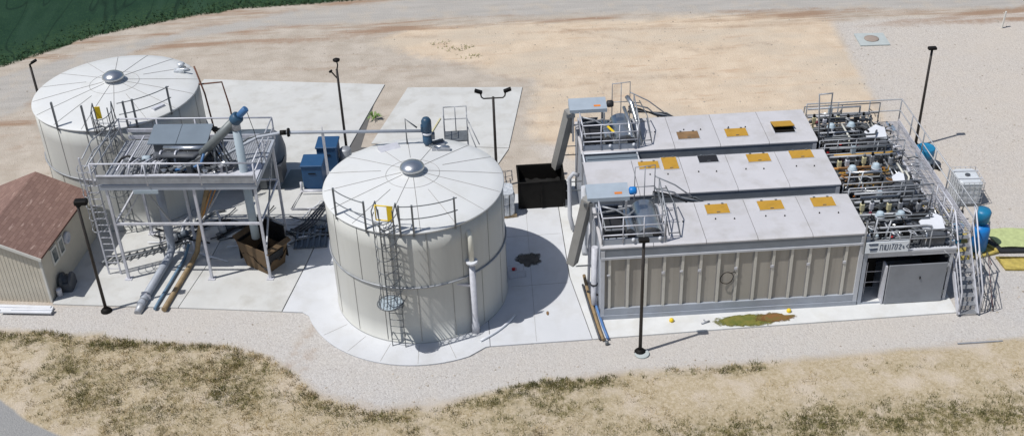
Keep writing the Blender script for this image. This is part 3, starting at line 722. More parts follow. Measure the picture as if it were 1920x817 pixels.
def ac():
    t = Thing('hose_reel','dark coil of hose and canister against the right wall of the shed','hose reel',(-19.45,3.75,0))
    t.part('reel',MB().lathe([(.30,0),(.33,.05),(.33,.1),(.2,.12),(.2,.34),(.33,.36),(.33,.42),(.3,.46)],(-.12,0,.38),20,'X'),'darkgrey')
    t.part('base',MB().bevbox(-.15,.32,-.3,.4,.05,.42),'darkgrey')
    t.part('canister',MB().lathe([(.1,0),(.1,.3),(.09,.34),(0,.34)],(-.08,-.5,.05),14),'galvlight')
ac()
for i,(x,y,l,w,rz,lab) in enumerate([(-20.9,2.62,2.6,.28,-9,'long white panel lying in front of the shed, nearest the shed wall'),(-20.5,2.36,1.9,.24,-7,'short white panel lying on the gravel in front of the shed, farthest from its wall')]):
    single('white_panel',lab,'panel',MB().obox((x,y,.08+.04*i),l,w,.05,R(rz)).obox((x+.2,y+.02,.12+.04*i),l*.8,w*.5,.04,R(rz+1)),'white',group='white panels lying by the shed')

# ------------------------------------------------------------ lamps
def pole_parts(t,h=4.55):
    t.part('base',MB().lathe([(.2,0),(.2,.05),(.14,.12),(.10,.16)],(0,0,.0),14),'black')
    t.part('pole',MB().lathe([(.062,.1),(.05,h)],(0,0,0),10),'bronze')
def lamp(label,loc,kind,rz=0,ped=False):
    t = Thing('street_lamp',label,'street lamp',loc,rz,'dark metal light poles around the plant')
    if ped: t.part('footing',MB().lathe([(.25,0),(.25,.05),(.23,.06)],(.05,-.1,0),20),'padold')
    if kind == 'T':
        pole_parts(t); t.part('lamp_head',MB().bevbox(-.17,.17,-.10,.10,4.55,4.65,.02),'black')
    if kind == 'box':
        pole_parts(t,4.6); t.part('lamp_head',MB().bevbox(-.08,.36,-.13,.13,4.6,4.76,.03).box(-.05,.1,-.04,.04,4.5,4.6),'black')
        t.part('lens',MB().box(0,.32,-.1,.1,4.59,4.6),'glass')
    if kind == 'double':
        pole_parts(t,4.2)
        for s_ in (-1,1):
            t.part('arm',MB().tube([(0,0,4.15),(.38*s_,0,4.15),(.46*s_,0,4.22),(.5*s_,0,4.42)],.03,8),'bronze')
            t.part('lamp_head',MB().obox((.57*s_,0,4.47),.30,.17,.1,0,0,-.35*s_),'black')
    if kind == 'flood':
        pole_parts(t,4.35)
        t.part('arm',MB().tube([(0,0,4.3),(.06,0,4.55),(.03,0,4.75)],.03,8).tube([(0,0,3.9),(-.18,0,4.15),(-.24,0,4.22)],.03,8),'bronze')
        t.part('lamp_head',MB().lathe([(.05,0),(.14,.06),(.15,.12),(.06,.17)],(.03,0,4.68),14),'black')
        t.part('lamp_head',MB().obox((-.27,0,4.25),.12,.1,.08,0,0,-.6),'black')
    if kind == 'single':
        pole_parts(t,4.4); t.part('lamp_head',MB().tube([(0,0,4.38),(.0,0,4.52),(.2,0,4.62)],.045,8).obox((.18,0,4.62),.26,.15,.07,0,0,-.4),'black')
    return t
lamp('black lamp post with a single box head beside the shed at lower left',(-17.63,2.22,0),'box')
lamp('dark lamp post with a small flat head in front of the ribbed long wall',(1.14,-1.85,0),'T',ped=True)
lamp('dark lamp post with a small flat head behind the walkway at upper right',(14.72,10.53,0),'T')
lamp('lamp post with two upswept heads behind the middle tank',(-3.19,9.12,0),'double')
lamp('lamp post with a round floodlight and a small side arm behind the blue boxes',(-9.5,12.01,0),'flood',rz=R(-10))
lamp('lamp post whose top just shows above the far left tank',(-22.41,13.66,0),'single',rz=R(20))

# ------------------------------------------------------------ raised dewatering platform (local axes turned a little)
PR = R(-5.4)
def PL(x,y,z):  # platform local -> world
    c,s_ = math.cos(PR),math.sin(PR); return (-17.2+x*c-y*s_, 4.1+x*s_+y*c, z)
def platform():
    t = Thing('raised_platform','tall galvanised steel platform on legs beside the left tank, carrying a sludge press','platform',(-17.2,4.1,0),PR)
    W,D,zd = 5.35,3.0,4.2
    for (x,y) in ((0,0),(3.15,0),(W,0),(0,D),(1.85,2.5),(W,D)):
        t.part('leg',MB().bar((x,y,.05),(x,y,zd-.15),.09,.09).box(x-.13,x+.13,y-.13,y+.13,.05,.08),'galvlight')
    for pa,pb,q in (((0,0,2.5),(W,0,2.5),.08),((0,D,2.5),(W,D,2.5),.06),((W,0,2.5),(W,D,2.5),.06),((0,0,2.5),(0,D,2.5),.06)): t.part('cross_beam',MB().bar(pa,pb,q,q),'galvlight')
    for pa,pb in (((.25,.1,2.5),(1.3,.1,4.0)),((1.3,.1,4.0),(1.75,.9,1.9)),((W,D,.4),(W,.6,2.5)),((W,.1,1.3),(W,D,4.0)),((0,D,.5),(0,.4,2.5)),((3.15,0,2.5),(4.2,1.5,4.0))):
        t.part('brace',MB().bar(pa,pb,.055,.055),'galv')
    # main beams and fascia
    for q in ((-.2,W+.1,-.1,.0,4.0,4.22),(-.2,W+.1,D,D+.1,4.0,4.2),(-.2,-.1,.002,D-.002,4.0,4.2),(W,W+.1,.002,D-.002,4.0,4.2),(2.4,2.5,.002,D-.002,4.0,4.18)): t.part('beam',MB().box(*q),'frame')
    t.part('kick_plate',MB().box(-.2,W+.05,-.14,-.11,4.28,4.58),'galv'); t.part('mid_rail',MB().box(-.2,W+.05,-.16,-.09,4.585,4.63),'galvlight')
    dk = MB()
    for i in range(64): dk.box(-.15+i*.086,-.15+i*.086+.07,0,D,4.2,4.225)
    t.part('deck',dk,'galv')
    t.part('deck',MB().box(3.6,W+.05,.02,1.3,4.226,4.24),'galvlight')
    t.part('railing',railing([(-.35,-.12,4.2),(W+.1,-.12,4.2)],(.9,),2.0,.032),'galvlight')
    t.part('railing',railing([(W+.1,-.1,4.2),(W+.1,D+.1,4.2)],(.5,.9),1.3,.028),'galvlight')
    t.part('railing',railing([(-.35,D+.15,4.2),(W+.1,D+.15,4.2)],(.9,),1.6,.032),'galvlight')
    t.part('railing',railing([(-.35,-.12,4.2),(-.35,D+.15,4.2)],(.5,.9),1.1,.028),'galv')
    t.part('rail_plate',MB().box(-.1,1.3,D+.12,D+.18,4.55,4.68),'galvlight'); t.part('kick_plate',MB().box(-.1,W,D+.13,D+.17,4.25,4.4),'galvlight')
    # access ladder on the left
    L = MB()
    for x in (-.85,-.40): L.bar((x,.3,.05),(x,.3,5.1),.05,.05)
    for i in range(17): L.bar((-.85,.3,.3+i*.28),(-.40,.3,.3+i*.28),.025,.025)
    lad = t.part('ladder',L,'galvlight')
    C = MB()
    for z in (2.3,2.8,3.3,3.8,4.3,4.8): C.tube([(-.62+.32*math.cos(R(b)),.3-.55*math.sin(R(b)),z) for b in range(0,181,20)],.014,5)
    for b in (20,60,90,120,160): C.bar((-.62+.32*math.cos(R(b)),.3-.55*math.sin(R(b)),2.3),(-.62+.32*math.cos(R(b)),.3-.55*math.sin(R(b)),4.8),.03,.015)
    t.part('ladder_cage',C,'galv')
    t.part('sign_plate',MB().box(1.0,1.9,-.125,-.101,3.86,4.0),'bluegrey')
    t.part('handrail',MB().tube([(-.5,D+.1,5.0),(-.9,1.7,5.0),(-.75,.3,5.05)],.025,6).tube([(-.5,D+.1,4.6),(-.9,1.7,4.6),(-.75,.3,4.65)],.025,6),'galv')
platform()
def press():
    t = Thing('sludge_press','screw press with blue grey lids, pipes and hoses on top of the raised platform','machine',(-17.2,4.1,4.225),PR)
    z = 0
    t.part('body',MB().box(1.3,3.2,1.85,2.6,0,.5),'galvdark')
    for x0,x1 in ((1.15,2.2),(2.22,3.35)):
        t.part('lid',MB().add([(x0,1.68,.6),(x1,1.68,.6),(x1,2.75,.82),(x0,2.75,.82),(x0,1.68,.64),(x1,1.68,.64),(x1,2.75,.86),(x0,2.75,.86)],[(0,3,2,1),(4,5,6,7),(0,1,5,4),(1,2,6,5),(2,3,7,6),(3,0,4,7)]),'machinelid')
    t.part('drum',MB().lathe([(.16,0),(.2,.05),(.2,2.1),(.16,2.15)],(1.5,1.2,.35),18,'X'),'darkgrey')
    t.part('drum',MB().lathe([(.10,0),(.10,2.0)],(1.8,1.5,.55),14,'X'),'stainless')
    t.part('drum',MB().lathe([(.12,0),(.12,1.2)],(.9,.8,.3),14,'X'),'galv')
    t.part('flange',MB().lathe([(.26,0),(.26,.06)],(2.3,1.2,.35),18,'X').lathe([(.26,0),(.26,.06)],(1.75,1.2,.35),18,'X'),'galvlight')
    r_ = random.Random(4)
    for i in range(9):
        x = .55+.16*i; t.part('hose',MB().tube([(x,.4,.05),(x+.1,.55,.38+r_.uniform(0,.15)),(x+.28,1.0,.42),(x+.35,1.4,.2+r_.random()*.2)],.03,7),'galvlight' if i%3==1 else ('galvdark' if i%3 else 'darkgrey'))
    for i in range(10):
        x = 1.8+.25*i; y = .35+r_.random()*.5
        t.part('valve',MB().lathe([(.06,0),(.06,.2),(.09,.22),(.09,.28)],(x,y,.02),10).bar((x-.12,y,.3),(x+.12,y,.3),.03),['galv','stainless','galvdark'][i%3])
    t.part('pipe',MB().tube([(.4,1.1,.3),(1.5,1.1,.15),(2.6,.75,.18),(4.1,.7,.18)],.05,8),'galvdark')
    t.part('pipe',MB().tube([(1.0,.3,.15),(4.0,.35,.15)],.035,8).tube([(.3,.5,.2),(.3,2.7,.2)],.04,8).tube([(.7,.5,.4),(.7,2.7,.4),(1.2,2.7,.4)],.035,8),'galvlight')
    t.part('motor',MB().lathe([(.12,0),(.15,.05),(.15,.3),(.1,.35)],(4.0,.9,.25),14,'X').box(4.0,4.25,.8,1.0,0,.12),'stainless')
    t.part('motor',MB().lathe([(.10,0),(.12,.05),(.12,.25),(.08,.3)],(1.15,1.0,.42),14,'X'),'bluegrey')
    for i in range(16):
        x=.5+r_.random()*4.2; y=.3+r_.random()*1.3; zz=.08+r_.random()*.3; a=r_.random()*3.1
        dx,dy=math.cos(a),math.sin(a)
        t.part('hose',MB().tube([(x,y,zz),(x+.25*dx,y+.2*dy,zz+.12),(x+.5*dx,y+.3*dy,zz+.02),(x+.7*dx,y+.45*dy,.06)],r_.choice([.02,.03,.045]),6),r_.choice(['rubber','darkgrey','galvdark','rubber','stainless','bluepipe']))
    t.part('pipe',MB().tube([(1.7,.95,.55),(3.0,.95,.5),(3.3,1.2,.55)],.07,10),'darkgrey')
    t.part('stand',MB().box(1.4,3.9,.95,1.45,.02,.12),'darkgrey')
    t.part('control_box',MB().bevbox(1.5,1.8,.65,.9,.02,.42,.02),'galvlight')
    t.part('control_box',MB().bevbox(2.9,3.1,.35,.55,.02,.5,.02),'darkgrey')
press()
def conveyor():
    t = Thing('screw_conveyor','inclined grey screw conveyor with a blue motor above the raised platform','conveyor',(-13.9,4.7,4.2),world=True)
    a = Vector((-13.75,4.75,4.85)); b = Vector((-12.33,4.42,6.30)); d = (b-a).normalized()
    t.part('trough',MB().tube([a,b],.165,14),'trough')
    t.part('rib',MB().tube([a+d*.05+Vector((0,0,.16)),b+Vector((0,0,.17))],.03,6),'galvlight')
    r_ = random.Random(2)
    for i in range(8): t.part('hose',MB().tube([a+d*(.5-.06*i)+Vector((-.02,.05*i-.25,-.12)),a+Vector((.0-.05*i,.05*i-.2,-.18)),a+Vector((-.3-.07*i,.05*i-.2,-.40)),a+Vector((-.8-.1*i,.03*i-.2,-.5))],.04,8),['rubber','galvdark','darkgrey'][i%3])
    for i in range(6): t.part('hose',MB().tube([a+Vector((.25+.1*i,-.05,.15+.06*i)),a+Vector((.45+.12*i,-.2,-.25)),a+Vector((.7+.12*i,-.35+.1*i,-.55))],.03,7),['rubber','galvdark'][i%2])
    t.part('drive',MB().lathe([(.12,0),(.16,.05),(.16,.4),(.1,.45)],a+Vector((.75,-.15,-.42)),14,'X'),'darkgrey')
    t.part('hose',MB().tube([a+Vector((.1,-.2,.1)),a+Vector((-.05,-.25,-.25)),a+Vector((-.4,-.3,-.42)),a+Vector((-.9,-.28,-.42)),a+Vector((-1.05,-.25,-.5))],.055,10),'bluepipe')
    t.part('gearbox',MB().lathe([(.2,0),(.22,.04),(.22,.26),(.17,.3)],b-d*.05,16,'Z',d.to_track_quat('Z','X').to_matrix()),'motor')
    t.part('motor',MB().lathe([(.09,0),(.12,.04),(.12,.42),(.08,.45)],b+d*.25,14,'Z',d.to_track_quat('Z','X').to_matrix()),'bluepipe')
    t.part('elbow',MB().lathe([(.17,0),(.17,.25),(.13,.4)],b+Vector((0,0,-.35)),14),'galv')
    t.part('discharge_pipe',MB().lathe([(.155,.0),(.155,1.2),(.15,4.65)],(b.x,b.y,1.35),16),'bluegrey')
    s = MB().bar((-13.3,4.9,4.25),(-13.25,4.65,5.4),.06).bar((-13.3,4.4,4.25),(-13.25,4.65,5.4),.06).bar((-12.9,4.3,4.25),(-12.9,4.55,5.7),.05)
    t.part('support',s,'galvdark')
    t.part('cable',MB().tube([b+d*.68,b+Vector((.62,-.1,-.4)),b+Vector((.66,.2,-1.5)),b+Vector((.6,.4,-2.1))],.012,5),'black')
conveyor()
def horiz_tank():
    t = Thing('water_tank','dark blue grey horizontal tank behind the raised platform','tank',(-14.35,10.85,0),R(-4))
    r=1.08
    t.part('body',MB().lathe([(r,-.0),(r,1.75),(r*.97,2.0),(r*.82,2.25),(r*.5,2.4),(0,2.45)],(0,0,r+.15),40,'X'),'tankdark')
    t.part('saddle',MB().box(.2,.5,-.8,.8,.05,.5),'galvdark')
    t.part('saddle',MB().box(1.4,1.7,-.8,.8,.05,.5),'galvdark')
    t.part('cover_panel',MB().box(2.2,2.46,-1.0,-.1,.5,1.25),'tankend')
horiz_tank()
single('floor_mat','grey green square sheet on the slab beside the dark horizontal tank','sheet',MB().prism([(-12.2,9.9),(-10.95,9.95),(-10.35,11.3),(-11.9,11.4)],.055,.07),mat('sheet_grey_green',(.22,.24,.23),.8,var=.1))
def over_pipe():
    t = Thing('overhead_pipe','long grey overhead pipe running from the platform to the middle tank','pipe',(-9.6,5.1,0),world=True)
    t.part('pipe',MB().tube([(-13.2,4.9,4.55),(-12.5,5.2,4.8),(-11.8,5.3,5.1),(-10.9,5.2,5.28),(-5.75,4.75,5.28)],.06,10),'frame')
    t.part('pipe',MB().tube([(-12.9,5.5,4.5),(-12.2,5.55,4.95),(-11.4,5.45,5.15)],.045,8),'galvdark')
    t.part('valve',MB().lathe([(.15,0),(.17,.04),(.15,.09)],(-10.72,5.19,5.28),14,'X').lathe([(.09,0),(.09,.22)],(-10.98,5.2,5.28),12,'X'),'black')
    t.part('post',MB().bar((-9.45,5.09,.05),(-9.45,5.09,5.3),.09,.09).tube([(-9.45,5.09,5.3),(-9.45,5.09,5.5)],.015,5),'galvlight')
    t.part('bracket',MB().tube([(-6.45,4.85,4.6),(-6.45,4.85,5.75),(-6.05,4.8,5.4)],.03,6),'galvdark')
over_pipe()
def blue_box(x,y,h,label):
    t = Thing('blue_cabinet',label,'cabinet',(x,y,.05),R(-4),'dark blue cabinets behind the tanks')
    t.part('body',MB().bevbox(-.42,.42,-.45,.45,0,h,.03),'blue')
    t.part('lid',MB().bevbox(-.46,.46,-.49,.49,h,h+.07,.02),'blue')
    t.part('handle',MB().box(-.15,.15,-.475,-.452,h*.7,h*.73),'black')
blue_box(-10.72,10.1,1.12,'nearer dark blue cabinet, left of the middle tank')
blue_box(-10.22,11.55,1.12,'farther dark blue cabinet, beside the base of the floodlight pole')
single('grey_drum','grey ribbed drum beside the farther blue cabinet','drum',MB().lathe([(.25,0),(.27,.05),(.25,.1),(.25,.4),(.27,.45),(.25,.5),(.25,.8),(.2,.86),(0,.86)],(-9.5,11.5,.05),18),'galv')
single('pipe_loop','low rectangular loop of grey pipe on the slab in front of the blue cabinets','pipe',MB().tube([(-10.2,9.5,.12),(-11.25,9.6,.12),(-11.55,8.2,.12),(-10.3,8.1,.12)],.04,8).tube([(-11.25,9.6,.05),(-11.25,9.6,.5)],.05,8).tube([(-11.25,9.35,.2),(-10.3,9.3,.2)],.03,8),'galvlight')
# big pipes under the platform
def under():
    t = Thing('drain_pipe','thick grey pipe dropping from the platform and lying across the slab to the gravel','pipe',(-15.7,5.4,0),world=True)
    t.part('pipe',MB().tube([(-15.78,5.45,4.0),(-15.78,5.45,.75),(-15.78,5.35,.42),(-15.85,5.0,.28),(-16.38,2.25,.16)],.15,14),'frame')
    t.part('pipe_end',MB().tube([(-16.33,2.5,.16),(-16.45,1.92,.05)],[.17,.13],14),'galv')
    t.part('clamp',MB().tube([(-16.28,2.75,.17),(-16.30,2.65,.17)],.19,14).box(-16.4,-16.2,2.66,2.74,.33,.4),'galvlight')
    single('blue_pipe','thin dusty blue pipe lying on the slab between the thick grey and brown pipes','pipe',MB().tube([(-15.1,5.4,.6),(-15.3,5.1,.13),(-15.75,2.6,.12),(-15.85,2.05,.1)],.06,8),mat('pipe_dusty_blue',(.13,.21,.29),.6,var=.15))
    single('brown_pipe','brown pipe rising in a bend from the gravel up to the platform','pipe',MB().tube([(-15.5,1.95,.12),(-14.95,4.9,.14),(-14.8,5.2,.35),(-14.55,5.0,1.2),(-14.1,4.9,2.6),(-13.7,5.1,3.9)],.095,12),'brownpipe')
    single('conduit','bundle of orange and violet conduit hanging below the platform deck','conduit',MB().tube([(-13.55,4.95,4.0),(-13.75,4.9,3.2),(-14.2,4.8,2.2)],.03,8).tube([(-13.45,4.95,4.0),(-13.6,4.9,3.2),(-14.1,4.8,2.2)],.025,8),'orangepipe')
    r_ = random.Random(9)
    # loose hoses and pumps on the slab
    for k in range(26):
        x = -17.3+r_.random()*6.6; y = 5.6+r_.random()*2.0; a = r_.uniform(-.6,.6)+(0 if r_.random()<.7 else 1.3); pts = []
        for i in range(7):
            pts.append((x,y,.09+.12*abs(math.sin(i*1.3+k))*r_.random())); x += math.cos(a)*.42; y += math.sin(a)*.42; a += r_.uniform(-.6,.6)
            y = min(y,8.6)
        x0 = pts[0][0]
        single('hose',['black hose','grey hose','pale hose'][k%3]+' in the tangle of hoses on the slab under the raised platform','hose',MB().tube(pts,r_.choice([.025,.035,.05]),6),['rubber','galvdark','white'][k%3],group='tangled hoses under the platform')
    for (x,y,l) in ((-15.9,6.3,'left pump'),(-14.1,6.7,'middle pump'),(-12.9,7.2,'right pump')):
        p = Thing('transfer_pump','small steel '+l+' of the three standing among hoses under the platform','pump',(x,y,.05),r_.random())
        p.part('volute',MB().lathe([(.08,0),(.2,.05),(.2,.2),(.08,.26)],(-.1,0,.28),14,'X'),'galv'); p.part('motor',MB().lathe([(.13,0),(.13,.4),(.1,.44)],(.16,0,.28),14,'X'),'tankdark')
        p.part('base',MB().box(-.2,.65,-.18,.18,0,.07),'galvdark'); p.part('outlet',MB().tube([(0,0,.4),(0,0,.85),(.1,.3,.9)],.05,8),'galvlight')
    # pipe manifold lying on the floor: the line of short crossing pipes left of the grey pipe
    m = MB()
    for i in range(11): m.tube([(-18.25+i*.27,4.95+i*.10,.12),(-18.02+i*.27,5.5+i*.09,.12)],.035,6)
    m.tube([(-18.4,5.05,.18),(-15.3,6.15,.18)],.035,6).tube([(-18.1,5.5,.18),(-15.2,6.45,.18)],.035,6).tube([(-18.4,5.05,.18),(-18.1,5.5,.18)],.05,6)
    single('pipe_rack','flat ladder like rack of short pipes lying left of the thick grey pipe','rack',m,'galvdark')
    m = MB().box(-11.2,-9.9,5.4,6.9,.055,.09)
    for i in range(6): m.box(-11.15+i*.22,-11.07+i*.22,5.4,6.9,.09,.16)
    single('floor_grate','dark slatted grate on the slab between the cardboard box and the middle tank','grate',m,'tankdark')
    m = MB()
    for i in range(4): m.tube([(-11.6+.2*i,6.4,.12),(-10.9+.15*i,6.9,.25),(-10.3+.1*i,7.7,.5),(-9.95+.08*i,8.8,.35)],.04,7)
    single('cable_bundle','bundle of four dark cables rising towards the blue cabinets','cable',m,'darkgrey')
under()
def carton():
    rz = R(-38); t = Thing('cardboard_box','large open brown cardboard box with black liner under the platform corner','box',(-12.15,4.55,.055),rz)
    a,b,h,th = .74,.62,1.15,.03
    w = MB().box(-a,a,-b,-b+th,0,h).box(-a,a,b-th,b,0,h).box(-a,-a+th,-b+th,b-th,0,h).box(a-th,a,-b+th,b-th,0,h).box(-a+th,a-th,-b+th,b-th,0,.03)
    w.v = [(p[0]*(.74+.26*p[2]/h),p[1]*(.74+.26*p[2]/h),p[2]) for p in w.v]
    t.part('wall',w,'cardboard')
    def flap(p0,p1,d,z=h): return MB().add([p0,p1,(p1[0]+d[0],p1[1]+d[1],z+d[2]),(p0[0]+d[0],p0[1]+d[1],z+d[2]),*( (q[0],q[1],q[2]+.02) for q in (p0,p1,(p1[0]+d[0],p1[1]+d[1],z+d[2]),(p0[0]+d[0],p0[1]+d[1],z+d[2])))],[(0,1,2,3),(7,6,5,4),(0,4,5,1),(1,5,6,2),(2,6,7,3),(3,7,4,0)])
    t.part('flap',flap((-a,-b,h),(-a,b,h),(-.15,0,.14)),'cardboard'); t.part('flap',flap((a,-b,h),(a,b,h),(.16,0,-.1)),'cardboard')
    t.part('stripe',MB().add([(a*.87,-b*.6,.5),(a*.87,b*.5,.5),(a*.95,b*.55,.85),(a*.95,-b*.7,.85),(a*.87+.03,-b*.6,.5),(a*.87+.03,b*.5,.5),(a*.95+.03,b*.55,.85),(a*.95+.03,-b*.7,.85)],[(4,5,6,7),(0,3,2,1),(0,1,5,4),(1,2,6,5),(2,3,7,6),(3,0,4,7)]),'bag')
    t.part('liner',MB().box(-a+.06,a-.06,b-.08,b-.05,.3,h+.5).box(-a+.035,-a+.05,-b+.05,b-.05,.3,h+.02),'bag')
    g = MB(); r_ = random.Random(3)
    g.grid(lambda u,v:(-a+.05+u*(2*a-.1),-b+.05+v*(2*b-.1),.45+.22*math.sin(u*5+v*3)*math.cos(v*6)+.1*r_.random()),14,12,False)
    t.part('bag',g,'bag')
carton()
def weed():
    m = MB(); r_ = random.Random(5)
    for i in range(26):
        a = r_.random()*6.28; l = .18+.26*r_.random(); w = .03
        p0 = Vector((-8.55+.05*math.cos(a),15.6+.05*math.sin(a),.03)); d = Vector((math.cos(a),math.sin(a),0)); n = Vector((-d.y,d.x,0))
        p1 = p0+d*l*.5+Vector((0,0,.22)); p2 = p0+d*l+Vector((0,0,.1+.1*r_.random()))
        m.add([p0-n*w*.4,p0+n*w*.4,p1+n*w,p1-n*w,p2],[(0,1,2,3),(3,2,4)])
    single('weed','spiky green weed growing in the joint between the two rear slabs','plant',m,'weed')
weed()
def low_weeds():
    m = MB(); r_ = random.Random(6)
    for (cx,cy,rx,ry,n) in ((-4.6,22.6,.9,.35,46),(-3.9,21.6,.5,.25,22),(-5.6,23.3,.6,.2,16)):
        for i in range(n):
            x=cx+r_.gauss(0,rx*.5); y=cy+r_.gauss(0,ry*.5); a=r_.random()*6.28; l=.1+.14*r_.random(); d=Vector((math.cos(a),math.sin(a),0)); q=Vector((-d.y,d.x,0))*.02
            p=Vector((x,y,0)); m.add([p-q,p+q,p+d*l+Vector((0,0,.09))],[(0,1,2)])
    o = m.build('low_weeds',mat('weed_dry',(.20,.19,.06),.8,var=.4,scale=5)); tag(o,'sparse dry olive weeds on the bare soil behind the rear slabs','weeds',kind='stuff')
low_weeds()
single('wood_scrap','thin yellowish stick lying on the rear slab behind the middle tank','stick',MB().bar((-6.0,13.6,.08),(-5.5,15.2,.08),.06,.04),'cream')
# ------------------------------------------------------------ left tank side piping
def side_pipe():
    t = Thing('vent_pipe','rusty brown pipe loop rising at the right side of the far left tank','pipe',(-15.0,11.3,0),world=True)
    t.part('pipe',MB().tube([(-14.95,10.8,5.4),(-14.72,10.75,4.2),(-14.5,10.4,2.2)],.035,6).tube([(-14.95,10.8,4.6),(-14.0,10.9,4.6),(-13.85,10.85,3.5),(-13.7,10.7,.06)],.035,6),mat('rusty_pipe',(.16,.07,.045),.7,var=.3))
    t.part('valve',MB().lathe([(.09,0),(.12,.06),(.12,.14),(.09,.2)],(-14.6,10.4,2.75),12,'X').tube([(-14.8,10.4,2.75),(-14.2,10.4,2.75)],.05,8),'bronze')
side_pipe()
single('vent_valve','small white and black relief valve on the rear rim of the far left tank','valve',MB().lathe([(.12,0),(.2,.04),(.1,.12),(.17,.2),(.12,.27),(0,.28)],(-15.75,11.95,4.78),12).box(-16.0,-15.6,11.6,11.75,4.75,4.85).tube([(-16.0,11.8,4.85),(-15.4,11.6,4.9)],.05,8),'wrap')

# ------------------------------------------------------------ treatment containers
YB = [.0,3.15,6.30]; HZ = 3.13
def container(i,label,hatches,x0=0.0):
    y0 = YB[i]; W = 2.44; X1 = 9.02
    t = Thing('treatment_container',label,'container',(0,y0,0),group='grey treatment containers in three rows')
    for ys,sg in ((0,-1),(W,1)):
        p = MB(); r = MB(); f = MB(); fl = MB()
        yo = ys if sg<0 else ys-.06
        p.box(x0+.1,X1-.1,ys+(.05 if sg<0 else -.09),ys+(.09 if sg<0 else -.05),.5,2.6)
        t.part('wall',p,'wallpan')
        for k in range(14):
            x = .27+k*.625
            if x > X1-.2: break
            if sg<0:
                r.box(x,x+.09,-.002,.05,.5,2.6); f.box(x-.05,x,.030,.05,.5,2.6)
            else: r.box(x,x+.09,W-.05,W+.002,.5,2.6)
        t.part('rib',r,'rib')
        if sg<0 and i==0:
            t.part('groove_shadow',f,'seam')  # raised dark strips paint the shadow line left of each rib
            for k in (0,3,4,5,7,9,11,13): t.part('clip',MB().box(.27+k*.625-.05,.27+k*.625+.05,-.03,-.003,1.9-.03*(k%2),1.96),'galvlight')
        y_a,y_b = (ys-.03,ys+.1) if sg<0 else (ys-.1,ys+.03)
        t.part('bottom_rail',MB().box(x0,X1,y_a-.03*(sg<0),y_b,.055,.23),'frame'); t.part('bottom_rail',MB().box(x0,X1,y_a,y_b,.24,.5),'frame')
        t.part('top_rail',MB().box(x0,X1,y_a-.02,y_b,2.60,2.68),'framelight'); t.part('top_rail',MB().box(x0,X1,y_a+.01,y_b,2.68,3.028),'fascia')
    for x in (x0,X1-.14):
        for ya,yb in ((-.035,.1),(W-.1,W+.035)): t.part('corner_post',MB().box(x,x+.14,ya,yb,.055,2.95),'framelight')
    t.part('end_wall',MB().box(x0+.03,x0+.07,.1,W-.1,.055,2.9),'frame'); t.part('end_wall',MB().box(X1-.07,X1-.03,.1,W-.1,.055,2.9),'frame')
    # lids
    xs = [x0-.03,1.78,3.57,5.32,7.19,X1+.04]
    for a,b in zip(xs[:-1],xs[1:]):
        m = MB(); yA,yB_ = -.04,W+.04
        m.add([(a+.01,yA,3.03),(b-.01,yA,3.03),(b-.01,yA,3.08),(a+.01,yA,3.08),(a+.01,yB_,3.03),(b-.01,yB_,3.03),(b-.01,yB_,3.08),(a+.01,yB_,3.08),(a+.01,yA+.1,HZ),(b-.01,yA+.1,HZ),(b-.01,yB_-.1,HZ),(a+.01,yB_-.1,HZ)],
              [(0,1,2,3),(5,4,7,6),(3,2,9,8),(8,9,10,11),(11,10,6,7),(0,3,8,11,7,4),(1,5,6,10,9,2),(0,4,5,1)])
        rp = t.part('roof_panel',m,'roof')
        if a>1:
            for (kx,ky) in ((a+.55,1.25),(a+1.2,1.2)): t.part('lifting_eye',MB().lathe([(.025,0),(.02,.05)],(kx,ky,HZ),8),'black',rp)
    for (hx0,hx1,hy0,hy1,mm,lab) in hatches:
        m = MB().box(hx0,hx1,hy0-y0,hy1-y0,HZ,HZ+.035) if mm != 'open' else MB()
        if mm == 'open':
            t.part('hatch_opening_shade',MB().box(hx0,hx1,hy0-y0,hy1-y0,HZ,HZ+.006),'black')  # black sheet on the uncut lid stands in for the shade inside
            q = MB().add([(hx0,hy0-y0+.22,HZ+.16),(hx1,hy0-y0+.22,HZ+.16),(hx1,hy1-y0,HZ+.02),(hx0,hy1-y0,HZ+.02),(hx0,hy0-y0+.22,HZ+.19),(hx1,hy0-y0+.22,HZ+.19),(hx1,hy1-y0,HZ+.05),(hx0,hy1-y0,HZ+.05)],[(0,3,2,1),(4,5,6,7),(0,1,5,4),(1,2,6,5),(2,3,7,6),(3,0,4,7)])
            t.part('hatch',q,'hatch',label=lab)
        else:
            hh = t.part('hatch',m,mm,label=lab)
            for q in (.2,.8): xq=hx0+(hx1-hx0)*q; t.part('hinge',MB().box(xq-.04,xq+.04,hy1-y0-.02,hy1-y0+.05,HZ+.036,HZ+.05),'galvdark',hh)
            t.part('handle',MB().box((hx0+hx1)/2-.06,(hx0+hx1)/2+.06,hy0-y0+.05,hy0-y0+.07,HZ+.036,HZ+.06),'galvdark',hh)
        fr = MB(); e=.03
        fr.box(hx0-e,hx1+e,hy0-y0-e,hy0-y0-.002,HZ,HZ+.02).box(hx0-e,hx1+e,hy1-y0+.002,hy1-y0+e,HZ,HZ+.02).box(hx0-e,hx0-.002,hy0-y0,hy1-y0,HZ,HZ+.02).box(hx1+.002,hx1+e,hy0-y0,hy1-y0,HZ,HZ+.02)
        t.part('hatch_frame',fr,'framelight')
    return t
c1 = container(0,'grey treatment container in the front row, with the ribbed long wall and three yellow hatches',
  [(3.9,4.7,1.57,2.15,'hatch','left yellow hatch'),(5.76,6.62,1.62,2.19,'hatch','middle yellow hatch'),(7.65,8.44,1.64,2.21,'hatch','right yellow hatch')])
